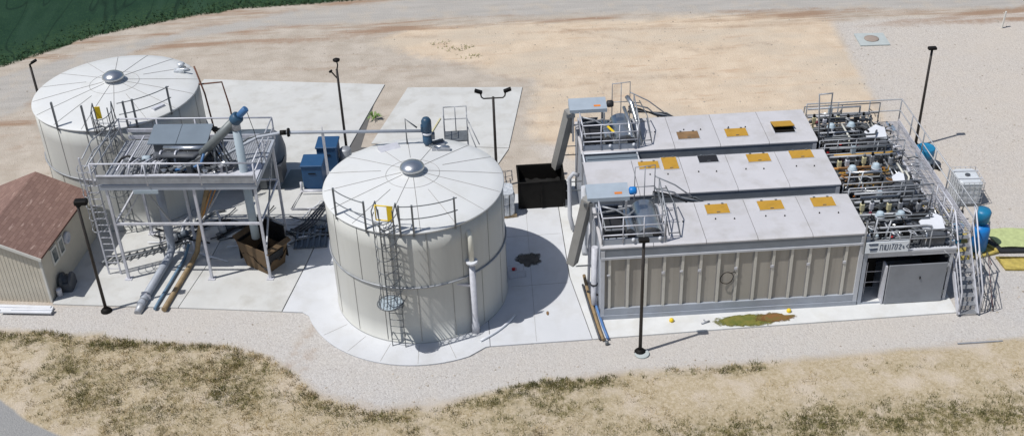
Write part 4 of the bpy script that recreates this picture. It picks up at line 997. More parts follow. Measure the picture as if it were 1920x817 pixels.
c2 = container(1,'grey treatment container in the middle row, with one black and four yellow hatches',
  [(2.0,2.75,4.8,5.3,'hatch','leftmost yellow hatch'),(2.9,3.46,4.68,5.52,'hatch','tall yellow hatch next to the leftmost one'),(4.27,4.99,5.02,5.5,'hatchblack','black hatch'),(6.08,6.92,4.86,5.42,'hatch','yellow hatch right of the black one'),(7.71,8.55,4.95,5.5,'hatch','rightmost yellow hatch')])
c3 = container(2,'grey treatment container in the rear row, with a brown hatch',
  [(3.8,4.62,6.83,7.38,'hatchbrown','brown weathered hatch'),(5.67,6.5,6.81,7.41,'hatch','closed yellow hatch'),(7.56,8.35,6.9,7.76,'open','propped open yellow hatch')])
# hose loop hung on the front wall
c = MB(); c.tube([(4.35+.22*math.cos(R(a))*(1+.1*math.sin(R(a*2))),-.045,1.55+.24*math.sin(R(a))) for a in range(0,360,15)],.014,6,closed=True).tube([(4.5,-.045,1.75),(4.62,-.045,1.80),(4.66,-.045,1.7)],.014,6)
single('cable_loop','thin dark loop of cable hung on the ribbed long wall','cable',c,'black')
for x,y,l in ((2.45,-.36,'small yellow cap on the white pad near the lamp post'),(6.6,-.22,'small yellow cap on the white pad to the right of the algae spill')):
    single('plastic_plug',l,'plug',MB().lathe([(.07,0),(.085,.03),(.075,.1),(.04,.13),(0,.13)],(x,y,.055),12),'yellow',group='small yellow caps on the pad')
single('pipe_fitting','small grey pipe fitting on the pad left of the algae spill','fitting',MB().tube([(3.45,-.62,.09),(3.75,-.5,.09)],.03,8).tube([(3.6,-.56,.09),(3.56,-.45,.12)],.025,8),'galv')

# ------------------------------------------------------------ equipment bays and pipe decks at the right end of each row
def word(mb,text_strokes,x,z,s,y,w=.022):
    for (a,b) in text_strokes: mb.bar((x+a[0]*s,y,z+a[1]*s),(x+b[0]*s,y,z+b[1]*s),.006,w)
LET = {'F':[((0,0),(0,1)),((0,1),(.5,1)),((0,.55),(.4,.55))],'I':[((.1,0),(.1,1))],'M':[((0,0),(.03,1)),((.0,.97),(.4,.97)),((.36,1),(.36,0))],
 'U':[((0,1),(0,.08)),((0,.04),(.36,.04)),((.36,.04),(.36,1))],'T':[((.1,0),(.25,1)),((0,1),(.5,1))],'O':[((0,.2),(.12,.9)),((.12,.95),(.42,.95)),((.42,.9),(.30,.12)),((.30,.04),(.02,.04))],
 '2':[((.05,.75),(.2,.95)),((.2,.95),(.38,.8)),((.38,.8),(.05,.1)),((.05,.1),(.4,.05)),((.16,.5),(.36,.5))],'E':[((.05,.35),(.3,.5)),((.3,.5),(.05,.65)),((.12,.2),(.4,.2))],'C':[((.42,.9),(.1,.5)),((.1,.5),(.42,.15)),((.05,.5),(.25,.5))]}
def bay_front():
    t = Thing('equipment_room','open equipment room with a grey door at the right end of the front row','room',(9.05,0,0))
    X = 3.13; W=2.44
    t.part('floor',MB().box(0,X,.02,W,.055,.09),'liner')
    t.part('back_wall',MB().box(0,X,W-.08,W,.09,2.05),'darkgrey'); t.part('side_wall',MB().box(X-.06,X,.1,W-.08,.09,2.05).box(.14,.17,.1,W-.08,.09,2.05),'darkgrey')
    t.part('column',MB().box(0,.13,-.04,.1,.055,2.95),'frame'); t.part('column',MB().box(X-.1,X,-.04,.1,.055,2.05),'framelight')
    t.part('beam',MB().box(.13,X+.06,-.05,.1,2.05,2.28).box(.13,X+.06,-.07,-.05,2.2,2.28),'framelight')
    t.part('deck',MB().box(0,X,.1,W,2.1,2.26),'galvdark')
    t.part('sill',MB().box(.13,X,-.03,.0,.055,.12),'frame')
    d = t.part('door',MB().bevbox(.92,2.96,-.12,-.06,.08,1.72,.02),'door'); t.part('handle',MB().lathe([(.03,0),(.02,.03)],(2.05,-.15,1.15),10,'Y').bar((2.05,-.14,1.2),(2.05,-.14,1.08),.02),'black',d)
    for z in (.4,1.4): t.part('hinge',MB().box(2.93,2.99,-.135,-.12,z,z+.14),'galvdark',d)
    t.part('door_return',MB().box(.82,.88,-.1,.25,.08,1.66),'galvlight')
    sh = MB()
    for z in (.7,1.15): sh.box(.25,.95,.35,.37,z,z+.02)
    sh.box(.3,.32,.3,.33,.1,1.6)
    t.part('shelf',sh,'galvlight')
    t.part('cabinet',MB().bevbox(.35,.85,.9,1.4,.1,1.5,.02),'black')
bay_front()
def sign():
    t = Thing('sign_board','pale blue sign board with dark lettering above the open equipment room','sign',(9.02,-.1,2.30))
    t.part('board',MB().box(0,1.48,-.03,0,0,.44),'signboard')
    e = MB(); y=-.034
    e.bar((.10,y,.36),(.42,y,.36),.006,.05); e.bar((.14,y,.30),(.42,y,.31),.006,.02); e.bar((.12,y,.18),(.42,y,.19),.006,.022); e.bar((.16,y,.13),(.42,y,.15),.006,.05); e.bar((.17,y,.07),(.4,y,.075),.006,.02)
    t.part('emblem',e,'lettering')
    w = MB(); x = .50
    for ch,dx in (('M',.115),('I',.05),('U',.115),('I',.06),('T',.10),('O',.125),('2',.11),('E',.105),('C',.1)):
        word(w,LET[ch],x,.10,.23 if ch not in 'EC' else .22,y,.024); x += dx+(.012)
    t.part('lettering',w,'lettering')
    t.part('post',MB().bar((-.06,-.0,-.02),(-.06,0,1.3),.05,.05),'galv')
sign()
def rack(i,label,seed,warm=False):
    """pipe deck above the rear of a row: pumps, filters, valves and rails"""
    y0 = YB[i]; t = Thing('pump_skid',label,'pump skid',(9.1,y0,2.28),group='pump and pipe skids at the right end of the rows')
    r_ = random.Random(seed); X=3.05; W=2.44
    if i: 
        t.part('deck',MB().box(0,X,0,W,-.18,-.02),'galvdark')
        for (x,y) in ((.05,.05),(X-.1,.05),(.05,W-.1),(X-.1,W-.1)): t.part('leg',MB().box(x,x+.08,y,y+.08,-2.22,-.18),'galv')
        t.part('panel',MB().box(0,X,W-.03,W,-2.2,-.2),'darkgrey')
    g = MB()
    for k in range(30): g.box(.03+k*.1,.08+k*.1,.05,W-.05,-.018,.004)
    t.part('grating',g,'galvdark')
    # back manifold with cream valves
    z=.75
    t.part('manifold',MB().tube([(.1,2.0,.7),(2.6,2.0,.7)],.05,8),'galv'); t.part('manifold',MB().tube([(.1,2.2,.35),(2.8,2.2,.35)],.05,8),'galvdark')
    t.part('manifold',MB().tube([(.1,2.1,1.0),(2.2,2.1,1.0),(2.2,2.1,.1)],.045,8),'galv' if i!=1 else 'galvdark')
    for k in range(7):
        x=.35+k*.33+r_.uniform(-.05,.05); y = 1.75+r_.uniform(-.05,.2)
        t.part('valve',MB().bevbox(x-.07,x+.08,y-.06,y+.08,.45,.72,.02).lathe([(.04,0),(.04,.45)],(x,y,0),8),['cream','galvlight','galvdark','cream','galv','rubber','galv'][k])
        t.part('valve_stem',MB().lathe([(.05,0),(.05,.12),(.02,.14)],(x,y,.72),8),['black','galvdark'][k%2])
    # two big pumps with pale heads
    for x in (.75,1.55):
        x += r_.uniform(-.08,.08); y = 1.15+r_.uniform(-.05,.05)
        p = t.part('pump',MB().lathe([(.20,0),(.20,.12),(.13,.16),(.13,.42),(.2,.46),(.2,.52)],(x,y,.02),14),'rubber')
        t.part('pump_head',MB().lathe([(.13,0),(.16,.05),(.17,.2),(.12,.25),(.12,.31),(.06,.34),(0,.34)],(x,y,.5),14),'pumpblue',p)
        t.part('pump_band',MB().lathe([(.176,0),(.176,.05)],(x,y,.62),14),'galvlight',p)
    # black filter vessels
    for k in range(7):
        x=.3+k*.32; y=.72+r_.uniform(-.08,.1); h=.28+.2*r_.random()
        t.part('filter',MB().lathe([(.09,0),(.11,.05),(.11,h),(.07,h+.05),(0,h+.06)],(x,y,.02),12),['rubber','darkgrey','rubber','galvdark'][k%4])
    for k in range(16):   # dark hoses and cable looms low on the deck
        x=.1+r_.random()*2.5; y=.3+r_.random()*1.9; a=r_.uniform(-.5,.5); zz=.06+r_.random()*.3
        t.part('cable',MB().tube([(x,y,zz),(x+.3*math.cos(a),y+.3*math.sin(a),zz+.1),(x+.6*math.cos(a),min(2.4,y+.5*math.sin(a)),zz-.02),(x+.75,min(2.4,y+.6*math.sin(a)),.04)],r_.choice([.02,.035,.05]),6),r_.choice(['rubber','rubber','darkgrey','galvdark','orangepipe' if warm else 'rubber']))
    for (xa,ya,w_,d_,h_) in ((.05,1.45,.5,.3,.3),(1.15,1.5,.5,.35,.25),(2.05,1.55,.6,.4,.35),(.3,.3,.9,.18,.2)):
        t.part('housing',MB().bevbox(xa,xa+w_,ya,ya+d_,.01,h_,.03),r_.choice(['darkgrey','rubber','galvdark']))
    # running pipes
    n = 18
    for k in range(n):
        y=.08+r_.random()*2.2; zz=.05+r_.random()*.75; x0=r_.random()*.6; x1=x0+.9+r_.random()*1.6; x1=min(x1,X)
        y2 = y+r_.uniform(-.35,.35); y2=min(max(y2,.05),2.35)
        mt = r_.choice(['galv','stainless','galvdark','rubber','galv','galvdark','darkgrey','stainless','galv'])
        if warm and k%2==0: mt = r_.choice(['orangepipe','brownpipe','orangepipe','hatch'])
        rad = r_.choice([.02,.03,.04,.05])
        t.part('pipe',MB().tube([(x0,y,zz),(x1-.15,y,zz),(x1,y2,zz),(x1,y2,max(.02,zz-.5))],rad,7),mt)
    for k in range(10):   # cross pipes
        x=.1+r_.random()*2.7; y=.1+r_.random(); l=.4+r_.random()*1.1; zz=.1+r_.random()*.6
        t.part('pipe',MB().tube([(x,y,.02),(x,y,zz),(x,min(y+l,2.4),zz)],r_.choice([.018,.028,.04]),7),r_.choice(['galv','stainless','black','galvlight','pvc']))
    for k in range(8):
        a = MB(); x=.2+r_.random()*2.5; y=.15+r_.random()*1.6
        pts=[(x+.22*math.cos(R(b))+b*.0006,y+.13*math.sin(R(b)),.35+.28*math.sin(R(b*.5))) for b in range(0,300,30)]
        t.part('hose',MB().tube(pts,.018,6),('orangepipe' if warm and k%2 else r_.choice(['rubber','white','darkgrey'])))
    for k,(x,y,zz) in enumerate([(.85,.15,.45),(.55,.12,.12),(1.55,.18,.3),(2.1,.75,.35)]):
        t.part('hand_wheel',MB().lathe([(.055,0),(.06,.02),(.055,.045),(.0,.05)],(x+r_.uniform(-.1,.1),y,zz),12),['red','red','maroon','orange'][k] if not warm else ['orange','orange','maroon','red'][k])
    # white cover and dark tank at the right
    kk = .55 if i==1 else 1
    cvp = [(2.0+.85*kk*a,.3+.85*kk*b,.5+.15*b) for a,b in ((0,.15),(.9,0),(1,.75),(.65,1),(.0,.55))]
    cv = MB().add(cvp+[(p[0],p[1],p[2]+.04) for p in cvp],[(4,3,2,1,0),(5,6,7,8,9),(0,1,6,5),(1,2,7,6),(2,3,8,7),(3,4,9,8),(4,0,5,9)])
    t.part('cover',cv,'white'); t.part('tray',MB().bevbox(1.95,2.75,.1,.95,.02,.46,.03),'darkgrey')
    t.part('label_box',MB().bevbox(1.0,1.16,2.25,2.35,.6,.95,.01),'bluegrey')
    t.part('railing',railing([(.05,.02,0),(2.9,.02,0)],(.42,.75),.72,.022),'galv')
    if i<2: t.part('railing',railing([(.05,W+.1,0),(3.1,W+.1,0)],(.5,.95),.9,.024),'galv')
    else: t.part('railing',railing([(.05,W-.05,0),(3.1,W-.05,0)],(.5,.95),1.4,.022),'galvdark')
    # tall hoop at the left
    t.part('frame',MB().tube([(.16,.3,0),(-.10,.3,2.6),(.40,.3,2.62),(.42,.3,0)],.036,6) if i==2 else MB().tube([(.18,.05,0),(.28,.12,1.25)],.03,6).tube([(.55,.05,0),(.75,.12,1.15)],.03,6),'galv')
    for k in range(12):   # small clutter: fittings and gauges
        x=.1+r_.random()*2.8; y=.1+r_.random()*2.1; zz=.02+r_.random()*.5
        t.part('fitting',MB().lathe([(.05,0),(.07,.03),(.05,.1),(.03,.12)],(x,y,zz),8),r_.choice(['stainless','white','maroon','galvdark','galvdark','rubber','bluegrey']))
rack(0,'pump skid with red hand wheels above the equipment room, front row',5)
rack(1,'pump skid with many orange pipes, middle row',15,True)
rack(2,'pump skid with a tall pipe hoop at its left, rear row',25)
# piping between the rows
for k,(y,lab) in enumerate(((2.80,'between the front and middle container rows'),(5.95,'between the middle and rear container rows'))):
    t = Thing('pipe_bundle','long bundle of dark grey pipes running '+lab,'pipes',(0,y,2.2))
    for j,(dy,dz,r_,mt) in enumerate(((-.2,.25,.08,'fascia'),(.0,.28,.07,'galvdark'),(.18,.25,.07,'galvdark'),(-.05,.42,.04,'rubber'),(.1,.40,.03,'galvdark'))):
        t.part('pipe',MB().tube([(1.2+.3*j,dy,dz),(9.4-.15*j,dy,dz)],r_,8),mt)
    t.part('tray',MB().box(.1,9.1,-.3,.3,.02,.12),'darkgrey')
    sp = MB()
    for q in range(7): sp.box(1.0+q*1.25,1.06+q*1.25,-.3,.3,.12,.2)
    t.part('support',sp,'galvdark')
    for q in range(4): t.part('stand',MB().box(.3+q*2.7,.38+q*2.7,-.04,.04,-2.14,.02),'galv')
    t.part('elbow',MB().tube([(8.2,-.1,.5),(9.2,-.1,.55),(9.35,-.1,.3),(9.35,-.1,-.2)],.06,10) ,'galvlight')

# ------------------------------------------------------------ screw press units on the left roofs
def unit(i,label):
    y0 = YB[i]; t = Thing('sludge_press',label,'machine',(0,y0,HZ),group='sludge presses on the container roofs'); dy = 0
    t.part('tray',MB().box(.08,2.25,.1,2.3,.0,.05).box(.08,2.25,.06,.1,0,.22).box(.08,.12,.1,2.3,0,.22),'frame')
    # stainless drums
    def half(x0,x1,ya,yb,z,h):
        n=10; m=MB(); vs=[]
        for y in (ya,yb):
            for k in range(n+1):
                a=math.pi*k/n; vs.append(((x0+x1)/2-(x1-x0)/2*math.cos(a),y,z+h*math.sin(a)))
        fs=[(k,k+1,n+2+k,n+1+k) for k in range(n)]
        m.add(vs,[f[::-1] for f in fs],True); m.add([vs[k] for k in range(n+1)],[tuple(range(n+1))]); m.add([vs[n+1+k] for k in range(n+1)],[tuple(range(n,-1,-1))]); return m
    t.part('drum',half(1.3,2.15,.35,2.1,.10,.34),'stainless')
    t.part('drum',half(.88,1.25,.4,1.8,.10,.26),'stainless')
    t.part('drum_base',MB().box(.85,2.2,.3,2.2,.05,.12),'galvdark')
    t.part('sump',MB().box(.2,.82,.4,1.9,.05,.35),'rubber')
    t.part('sump_rim',MB().box(.18,.84,.38,.42,.35,.4).box(.18,.84,1.9,1.94,.35,.4).box(.18,.22,.4,1.9,.35,.4),'galv')
    t.part('motor',MB().lathe([(.1,0),(.13,.04),(.13,.3),(.09,.34)],(1.05,.12,.25),12,'Y').box(.9,1.2,.15,.3,.05,.12),'rubber')
    t.part('motor',MB().lathe([(.1,0),(.13,.04),(.13,.3),(.09,.34)],(1.9,.1,.25),12,'Y'),'rubber')
    for fx in (1.1,2.0): t.part('fitting',MB().lathe([(.04,0),(.06,.04),(.04,.12)],(fx,.05,.12),12),'white')
    # hood on its frame
    hz=1.12
    t.part('hood',MB().add([(-.32,1.22,hz-.12),(1.12,1.22,hz-.12),(1.12,1.9,hz-.12),(-.32,1.9,hz-.12),(-.32,1.22,hz+.03),(1.12,1.22,hz+.03),(1.12,1.9,hz+.18),(-.32,1.9,hz+.18)],[(0,3,2,1),(4,5,6,7),(0,1,5,4),(1,2,6,5),(2,3,7,6),(3,0,4,7)]),'hood')
    t.part('warning_label',MB().add([(.62,1.36,hz+.069),(.88,1.36,hz+.069),(.88,1.46,hz+.091),(.62,1.46,hz+.091)],[(0,1,2,3)]),'orange')
    t.part('hood_motor',MB().lathe([(.1,0),(.14,.04),(.14,.2),(.1,.26)],(1.13,1.5,hz+.08),14,'X'),'bluebright' if i==0 else 'rubber')
    t.part('hood_frame',MB().bar((-.2,1.2,-.2),(-.2,1.2,hz-.12),.07).bar((-.2,1.85,-.2),(-.2,1.85,hz-.12),.07).bar((1.0,1.85,.05),(1.0,1.85,hz-.12),.07).bar((1.0,1.2,.05),(1.0,1.2,hz-.12),.07).bar((-.2,1.2,.5),(1.0,1.2,.7),.05).tube([(.1,1.1,.9),(.6,1.0,.8),(1.0,1.0,.5),(1.3,1.2,.6)],.035,7),'galv')
    # chute
    e = (-.80,1.75+(.35 if i==2 else 0),-1.85); a=(-.30,1.35,hz-.05)
    t.part('chute',MB().bar(a,e,.34,.3),'chute')
    t.part('chute_gate',MB().box(-.45,-.12,1.15,1.6,hz-.25,hz-.12),'galvdark')
    # rails
    t.part('railing',railing([(.05,.05,.05),(2.15,.05,.05)],(.35,.7,1.05),.7,.022),'galvlight')
    t.part('railing',railing([(.05,.05,.05),(.05,1.1,.05)],(.5,1.05),.9,.022),'galvlight')
    t.part('railing',railing([(2.2,.1,.05),(2.3,2.3,.05)],(.5,1.05),1.1,.022),'galv')
    L=MB()
    for x in (2.35,2.72): L.tube([(x-.25,2.0,1.0),(x-.05,1.2,.75),(x,.25,.12)],.022,6)
    for q in (.05,.5,.95): L.tube([(2.35-.25*q,.25+1.75*q,.12+.88*q),(2.72-.25*q,.25+1.75*q,.12+.88*q)],.018,6)
    t.part('ladder',L,'galvdark')
    h=MB().tube([(1.45,2.35,0),(1.45,2.35,1.6),(2.15,2.35,1.65),(2.15,2.35,0)],.022,6).tube([(1.45,2.35,.8),(2.15,2.35,.8)],.02,6).tube([(1.8,2.35,0),(1.8,2.35,1.6)],.018,6).tube([(2.15,2.35,1.2),(2.9,2.5,.7),(3.6,2.62,.05)],.025,6).tube([(2.15,2.35,.7),(2.9,2.55,.35),(3.4,2.7,-.2)],.03,6)
    t.part('hoop_rail',h,'galv')
    for k in range(5): t.part('hose',MB().tube([(2.1,2.3+.05*k,.6-.1*k),(2.6,2.5+.05*k,.35-.06*k),(3.3+.1*k,2.6+.05*k,-.05),(4.0,2.65,-.2)],.03,6),['rubber','galvdark','galv'][k%3])
    if i==2:
        t.part('tall_drum',MB().tube([(2.25,.3,.05),(2.28,1.2,.5),(2.15,1.9,.95),(2.0,2.2,1.1)],.09,10).tube([(1.95,.3,.3),(1.95,1.3,.6),(1.85,1.9,.8)],.07,10),'stainless')
        t.part('front_tray',MB().box(.1,2.1,-.75,-.08,-.25,-.15),'machinelid'); t.part('tray_rail',MB().tube([(.05,-.75,-.05),(2.1,-.75,-.05),(2.1,-.05,-.05)],.035,6).tube([(.05,-.4,.15),(2.1,-.4,.15)],.03,6).tube([(.05,-.75,-.05),(.05,0,-.05)],.035,6),'white')
        t.part('yellow_strap',MB().bar((1.1,.9,.55),(1.3,.5,.5),.08,.04),'yellow')
unit(0,'sludge press with a blue hood motor on the front container roof')
unit(2,'sludge press on the rear container roof, its chute ending in the black dumpster')
# pipes at the left ends of the containers
t = Thing('end_pipes','pale vertical pipes with bends along the left ends of the containers','pipes',(-.4,4.5,0),world=True)
t.part('pipe',MB().tube([(-.15,5.9,2.35),(-.35,5.9,2.45),(-.5,5.9,2.25),(-.5,5.8,.6),(-.4,5.5,.15)],.085,12),'framelight')
t.part('pipe',MB().tube([(-.12,4.2,2.9),(-.12,4.2,.3),(-.12,3.9,.12)],.11,12),'framelight')
t.part('pipe',MB().tube([(-.1,.9,2.5),(-.12,.9,.5),(-.12,.7,.15)],.11,12).tube([(-.15,1.9,2.8),(-.2,1.9,.2)],.05,8),'galvlight')
for xq,yq,zq in ((-.6,6.2,1.9),(-.6,6.2,1.5),(-.7,.9,1.75),(-.7,1.5,1.3),(-.6,8.4,2.2),(-.6,8.4,1.8)): t.part('bracket',MB().bar((xq,yq,zq),(0,yq,zq),.03),'galvdark')
t.part('clamp',MB().lathe([(.13,0),(.13,.06)],(-.12,.9,.9),12).tube([(-.35,1.0,.55),(-.12,.9,.5),(.05,.8,.5)],.04,8),'rubber')
for lab,pts,r_,m_ in (('brown pipe on the ground along the left end of the front container',[(-.32,2.3,.3),(-.25,1.2,.14),(-.10,-.6,.12),(-.02,-1.2,.1)],.06,'brownpipe'),
                      ('blue pipe on the ground along the left end of the front container',[(-.12,1.6,.5),(-.1,1.0,.15),(.05,-.5,.12),(.14,-1.15,.1)],.05,mat('pipe_blue2',(.08,.17,.36),.5,var=.15)),
                      ('black pipe on the ground along the left end of the front container',[(-.40,2.0,.1),(-.30,.6,.1),(-.14,-1.15,.1)],.04,'darkgrey')):
    single('ground_pipe',lab,'pipe',MB().tube(pts,r_,10),m_,group='pipes lying along the left end of the containers')
single('pipe_plug','small dark valve cap at the end of the ground pipes','cap',MB().lathe([(.06,0),(.06,.14),(.04,.16)],(.08,-1.35,0),10),'galvdark')

# ------------------------------------------------------------ dumpster, wrapped pallet and yard items
def dumpster():
    t = Thing('dumpster','black open topped dumpster under the rear chute','dumpster',(-1.48,7.85,.055))
    a,b,h=.92,.58,1.25
    w=MB()
    w.add([(-a+.06,-b+.05,0),(a-.06,-b+.05,0),(a-.06,b-.05,0),(-a+.06,b-.05,0),(-a,-b,h),(a,-b,h),(a,b,h+.12),(-a,b,h+.12),(-a+.05,-b+.05,h),(a-.05,-b+.05,h),(a-.05,b-.05,h+.12),(-a+.05,b-.05,h+.12),(-a+.1,-b+.09,.1),(a-.1,-b+.09,.1),(a-.1,b-.09,.1),(-a+.1,b-.09,.1)],
          [(0,3,2,1),(0,1,5,4),(1,2,6,5),(2,3,7,6),(3,0,4,7),(4,5,9,8),(5,6,10,9),(6,7,11,10),(7,4,8,11),(8,9,13,12),(9,10,14,13),(10,11,15,14),(11,8,12,15),(12,13,14,15)])
    t.part('body',w,'black')
    t.part('rim',MB().tube([(-a,-b,h),(a,-b,h),(a,b,h+.12),(-a,b,h+.12)],.03,6,closed=True),'black')
    for q in ((-.03,.03,-b-.02,-b+.02,.05,h-.05),(-a-.02,-a+.05,-b-.015,-b+.02,.05,h),(a-.05,a+.02,-b-.015,-b+.02,.05,h)): t.part('rib',MB().box(*q),'black')
    t.part('sludge',MB().grid(lambda u,v:(-a+.11+u*(2*a-.22),-b+.1+v*(2*b-.2),.75+.12*math.sin(u*7)*math.cos(v*5)+.05*math.sin(u*23+v*17)),16,10),mat('sludge',(.006,.0055,.005),.9,var=.4,scale=8,bump=.6))
    t.part('side_pocket',MB().box(a+.02,a+.14,-.3,.3,.2,.75),'black')
dumpster()
def wrapped():
    t = Thing('wrapped_pallet','shrink wrapped silver load on a pallet between the middle tank and the dumpster','pallet',(-3.05,7.15,.055),R(6))
    t.part('pallet',MB().box(-.5,.5,-.45,-.3,0,.12).box(-.5,.5,-.08,.08,0,.12).box(-.5,.5,.3,.45,0,.12),'pallet')
    r_=random.Random(8); m=MB(); n=24; vs=[]
    for k,z in enumerate((.12,.4,.62,.68,.95,1.1)):
        for q in range(n):
            a=2*math.pi*q/n; c_,s_=math.cos(a),math.sin(a); kx=1/max(abs(c_),abs(s_)); rr=.46*min(kx,1.25)+r_.uniform(-.018,.018)-(.03 if k in (2,5) else 0)
            vs.append((c_*rr,s_*rr,z+(r_.uniform(-.02,.02) if k else 0)))
    fs=[(k*n+q,k*n+(q+1)%n,(k+1)*n+(q+1)%n,(k+1)*n+q) for k in range(5) for q in range(n)]+[tuple(5*n+q for q in range(n))]
    t.part('load',m.add(vs,fs),'wrap')
    t.part('strap',MB().box(-.03,.0,-.49,-.485,.12,1.1),'black'); t.part('strap',MB().box(.2,.23,-.49,-.485,.12,1.1),'black')
wrapped()
def debris():
    t = Thing('pipe_cage','small wire cage with a red handle lying in the shadow beside the middle tank','cage',(-2.75,2.9,.055),R(10))
    m=MB()
    for z in (.02,.3):
        m.tube([(-.3,-.2,z),(.3,-.2,z),(.3,.2,z),(-.3,.2,z)],.012,5,closed=True)
    for x in (-.3,0,.3):
        for y in (-.2,.2): m.bar((x,y,.0),(x,y,.3),.02)
    t.part('frame',m,'galvlight'); t.part('handle',MB().bevbox(-.1,.06,.28,.38,.0,.1,.02),'red')
debris()
single('wall_foot_trim','white strip lying along the foot of the middle tank on its right side','strip',MB().tube(arc(-6.2,2.35,3.75,302,330,8,.09),.05,6),'white')

# ------------------------------------------------------------ walkway, stairs, tanks to the right
def walkway():
    t = Thing('walkway','raised grating walkway with handrails and a steep stair at the right end of the containers','walkway',(12.75,4.8,0),world=True)
    x0,x1,y0,y1,z=12.32,13.12,.85,8.85,2.25
    g=MB(); y=y0
    while y<y1: g.box(x0,x1,y,y+.022,z-.025,z); y+=.10
    for x in (x0,x0+.27,x0+.53,x1-.03): g.box(x,x+.03,y0,y1,z-.05,z-.036)
    t.part('grating',g,'galvlight')
    t.part('beam',MB().box(x1,x1+.06,y0,y1,z-.18,z+.02).box(x0-.07,x0,y0,y1,z-.18,z+.02),'galvlight')
    for y in (y0+.1,3.5,6.2,y1-.15): t.part('leg',MB().bar((x1,y,0),(x1,y,z-.05),.07),'galv')
    t.part('railing',railing([(x1,y0,z),(x1,y1,z),(9.3,y1+.02,z)],(.5,1.0),1.35,.026),'galv')
    t.part('railing',railing([(x0,y0+.2,z),(x0,y0+1.6,z)],(.5,1.0),.7,.024),'galvlight')
    t.part('kick_plate',MB().box(x1-.02,x1,y0,y1,z,z+.12),'galvlight')
    # stair
    yb=-.95; n=10; sx0,sx1=12.36,12.98
    for x in (sx0-.04,sx1+.01): t.part('stringer',MB().bar((x,y0,z-.05),(x,yb,.08),.05,.2),'galvlight')
    for k in range(n):
        f=(k+.5)/n; yy=y0+(yb-y0)*f; zz=z+(.0-z)*f; s=MB()
        for q in range(5): s.box(sx0,sx1,yy-.11+q*.045,yy-.085+q*.045,zz-.02,zz)
        t.part('tread',s,'galv')
    for x in (sx0-.04,sx1+.06):
        m=MB().tube([(x,y0+.1,z+1.0),(x,y0-.1,z+.95),(x,yb+.05,1.0),(x,yb,.75),(x,yb,.05)],.03,8).tube([(x,y0,z+.5),(x,yb,.52)],.022,6)
        for f in (.02,.5): m.tube([(x,y0+(yb-y0)*f,z*(1-f)),(x,y0+(yb-y0)*f,z*(1-f)+.98)],.024,6)
        t.part('handrail',m,'galvlight')
walkway()
def side_piping():
    r_ = random.Random(31)
    for i,(lab) in enumerate(('front','middle','rear')):
        y0 = YB[i]; t = Thing('side_pipework','mass of thin grey pipes and brackets beside the walkway, '+lab+' row','pipes',(12.2,y0,2.26),group='pipework along the walkway')
        for k in range(34):
            y=.1+r_.random()*2.5; x=-.35+r_.random()*.5; z=-.3+r_.random()*.75; a=r_.random()*6.28
            pts=[(x,y,z),(x+.25*math.cos(a),y+.25*math.sin(a),z+r_.uniform(-.1,.15)),(x+.4*math.cos(a+.6),y+.45*math.sin(a+.6),z+r_.uniform(-.2,.2))]
            t.part('pipe',MB().tube(pts,r_.choice([.012,.018,.028]),6),r_.choice(['galv','galvlight','stainless','galvdark','rubber','galv']))
        for k in range(5): t.part('bracket',MB().box(-.3,.05,.2+k*.48,.24+k*.48,-.4,.1),'galv')
        t.part('tray',MB().box(-.25,.05,.1,2.5,-.46,-.4),'galvdark')
side_piping()
def rack_small():
    t = Thing('wire_rack','tall thin wire rack standing against the right side of the stair','rack',(13.45,-.1,0),R(-3))
    m=MB()
    for x in (-.2,0,.2):
        for y in (-.7,.75): m.tube([(x,y,0),(x,y,.75 if y<0 else 1.5)],.014,5)
    for z in (.1,.6): m.tube([(-.2,-.7,z),(.2,-.7,z),(.2,.75,z*1.4),(-.2,.75,z*1.4)],.014,5,closed=True)
    for x in (-.2,0,.2): m.tube([(x,-.7,.75),(x,.75,1.5)],.014,5)
    t.part('frame',m,'galvdark'); t.part('rod',MB().tube([(.22,-.65,.0),(.22,.7,1.45),(.3,.4,1.2)],.02,6),'maroon')
rack_small()
def vessel(loc,label,sc=1):
    t = Thing('filter_vessel',label,'vessel',loc,0)
    t.part('body',MB().lathe([(.25,0),(.34,.04),(.34,.90),(.30,1.02),(.18,1.1),(.0,1.12)],(0,0,.05),22),'bluebright')
    t.part('head',MB().lathe([(.18,0),(.18,.1),(.27,.14),(.30,.52),(.24,.62),(0,.64)],(-.02,.05,1.15),18),'bluecyan')
    t.part('label_sticker',MB().bar((.14,-.25,.78),(.24,-.18,.82),.02,.1),'white')
    t.part('pipe',MB().tube([(-.25,0,1.1),(-.4,-.1,.9),(-.4,-.15,.1)],.035,8).tube([(.1,.2,1.2),(.38,.2,1.1),(.42,.2,.7)],.04,8),'galvlight')
vessel((14.42,2.85,0),'tall bright blue vessel with a blue head on the yellow spill tray beside the stair')
single('blue_drum','dark blue drum standing between the walkway and the tall blue vessel','drum',MB().lathe([(.2,0),(.22,.03),(.2,.06),(.2,.8),(.22,.84),(.16,.9),(0,.9)],(13.78,3.3,0),18),'bluecyan')
def barrel():
    t = Thing('water_drum','drum with a bright blue lid at the foot of the upper right lamp post','drum',(14.50,8.95,0))
    t.part('body',MB().lathe([(.33,0),(.34,.04),(.34,.5)],(0,0,0),22),'bluegrey')
    t.part('lid',MB().lathe([(.36,0),(.38,.05),(.38,.38),(.34,.42),(.30,.38),(.0,.38)],(0,0,.50),22),'bluecyan')
    t.part('outlet',MB().tube([(.2,-.2,.15),(.5,-.35,.12)],.07,10).lathe([(.14,0),(.14,.08)],(.5,-.35,.1),12,'X'),'rubber')
barrel()
single('blue_tarp','small crumpled blue sheet on the walkway rail near the upper lamp post','sheet',MB().grid(lambda u,v:(13.05+.4*u,9.6+.35*v,1.6-.3*u+.08*math.sin(u*9+v*7)),8,6,False),'bluecyan')
